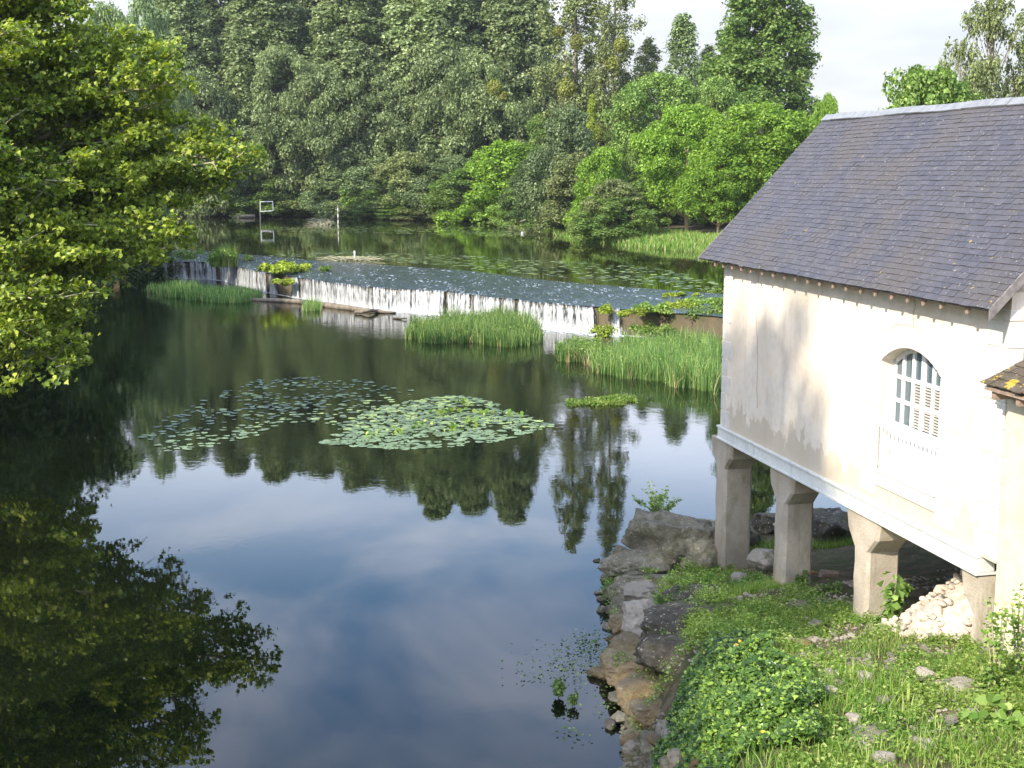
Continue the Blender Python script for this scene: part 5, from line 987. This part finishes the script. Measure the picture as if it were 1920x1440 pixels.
plant('tall_weed', atz(1865, 1330, 2.1), 1.25, 5, 70, .06, 'weed', 'tall leafy weed climbing the fourth pier foot', 'plant', .3); plant('tall_weed', atz(1905, 1300, 2.2), 1.3, 5, 70, .06, 'weed', 'tall leafy weed at the right edge against the cream wall', 'plant', .25); plant('tall_weed', atz(1840, 1345, 2.0), .8, 6, 60, .06, 'weed', 'shorter bushy weed left of the climbing ones', 'plant', .3)
plant('burdock', atz(1885, 1400, 2.3), .5, 14, 9, .13, 'weed', 'broad leaved dock plant in the bottom right corner', 'plant', .4, ROUND)
plant('tall_weed', atz(1500, 1110, 1.0), .35, 7, 24, .07, 'green', 'dark leafy weed at the foot of the second pier', 'plant', .25); plant('tall_weed', atz(1560, 1130, 1.1), .4, 8, 26, .07, 'green', 'dark leafy weed between the second and third pier', 'plant', .35); plant('tall_weed', atz(1390, 1240, 1.2), .4, 7, 40, .035, 'weed', 'spindly weed growing over the low dark boulder', 'plant', .3)
plant('rock_plant', atz(1240, 1150, .8), .35, 12, 30, .05, 'green', 'feathery green plant between the pale block and the dark boulder', 'plant', .25); plant('rock_plant', atz(1228, 1192, .6), .35, 12, 34, .045, 'weed', 'leafy plant under the feathery one on the rocks', 'plant', .3); plant('rock_plant', atz(1142, 1120, .1), .35, 12, 36, .045, 'green', 'dark green plant at the water below the flat ledge', 'plant', .25); plant('rock_plant', atz(1170, 1260, .2), .3, 8, 26, .04, 'weed', 'small plant on the ochre stones', 'plant', .25)
plant('rock_plant', atz(1335, 1100, .9), .2, 12, 26, .05, 'weed', 'bright green plant before the foot of the first pier', 'plant', .35); plant('rock_plant', atz(1218, 1075, .7), .12, 10, 20, .04, 'weed', 'tiny bright plant on the ledge stone', 'plant', .25)
plant('water_plant', atz(1047, 1310, 0), .32, 14, 22, .06, 'green', 'bushy green plant standing alone in the pool', 'water plant', .14); plant('water_plant', atz(1073, 1325, 0), .22, 9, 12, .05, 'green', 'smaller green plant right of the bushy one in the pool', 'water plant', .1)
for i, (px, py, r, n, lb) in enumerate([(1050, 1255, .35, 90, 'trailing pond weed above the bushy water plant'), (1095, 1205, .18, 80, 'leafy floating sprig left of the rocks'), (1100, 1250, .35, 130, 'thin trailing weed drifting beside the ochre stones'), (1070, 1375, .12, 18, 'sparse sprig of weed in the blue water'), (988, 1270, .04, 4, 'single floating leaf furthest out in the blue water'), (1120, 1215, .3, 130, 'dark trailing weed along the foot of the rocks'), (1165, 1325, .25, 70, 'fine weed at the waterline by the yellow boulder')]):
    c = atz(px, py, .02); C = rng.normal(size=(n, 3)) * np.array([r, r * 1.4, .02]) + np.array([0, 0, .04]); tag(link('pond_weed', cards_mesh('pond_weed', [leaf_arrays(C, unit(n) * .5 + np.array([0, 0, 1.]), .05 * rng.uniform(.6, 1.3, n))]), M['green'], None, tuple(c)), lb, 'pond weed')
x = rng.uniform(1.5, 4.6, 2600); y = rng.uniform(11.0, 15.2, 2600); tag(blades('grass', on_ground(x, y, 0), .26, .012, 'weed', lean=.45), 'ragged taller grass along the bottom edge around the ivy', 'grass', kind='stuff')

# ---------------------------------------------------------------- the slight summer haze over the valley
hb_ = MB(); hb_.hexa([(-1450, -560, -4), (1450, -560, -4), (1450, 1650, -4), (-1450, 1650, -4), (-1450, -560, 60), (1450, -560, 60), (1450, 1650, 60), (-1450, 1650, 60)])
hm = bpy.data.materials.new('haze'); hm.use_nodes = True; hm.node_tree.nodes.clear(); ho = hm.node_tree.nodes.new('ShaderNodeOutputMaterial'); hv = hm.node_tree.nodes.new('ShaderNodeVolumePrincipled')
hv.inputs['Density'].default_value = 0.00018; hv.inputs['Color'].default_value = (.88, .92, .96, 1); hv.inputs['Anisotropy'].default_value = 0.3; hm.node_tree.links.new(hv.outputs[0], ho.inputs['Volume'])
tag(hb_.build('haze', hm), kind='stuff')
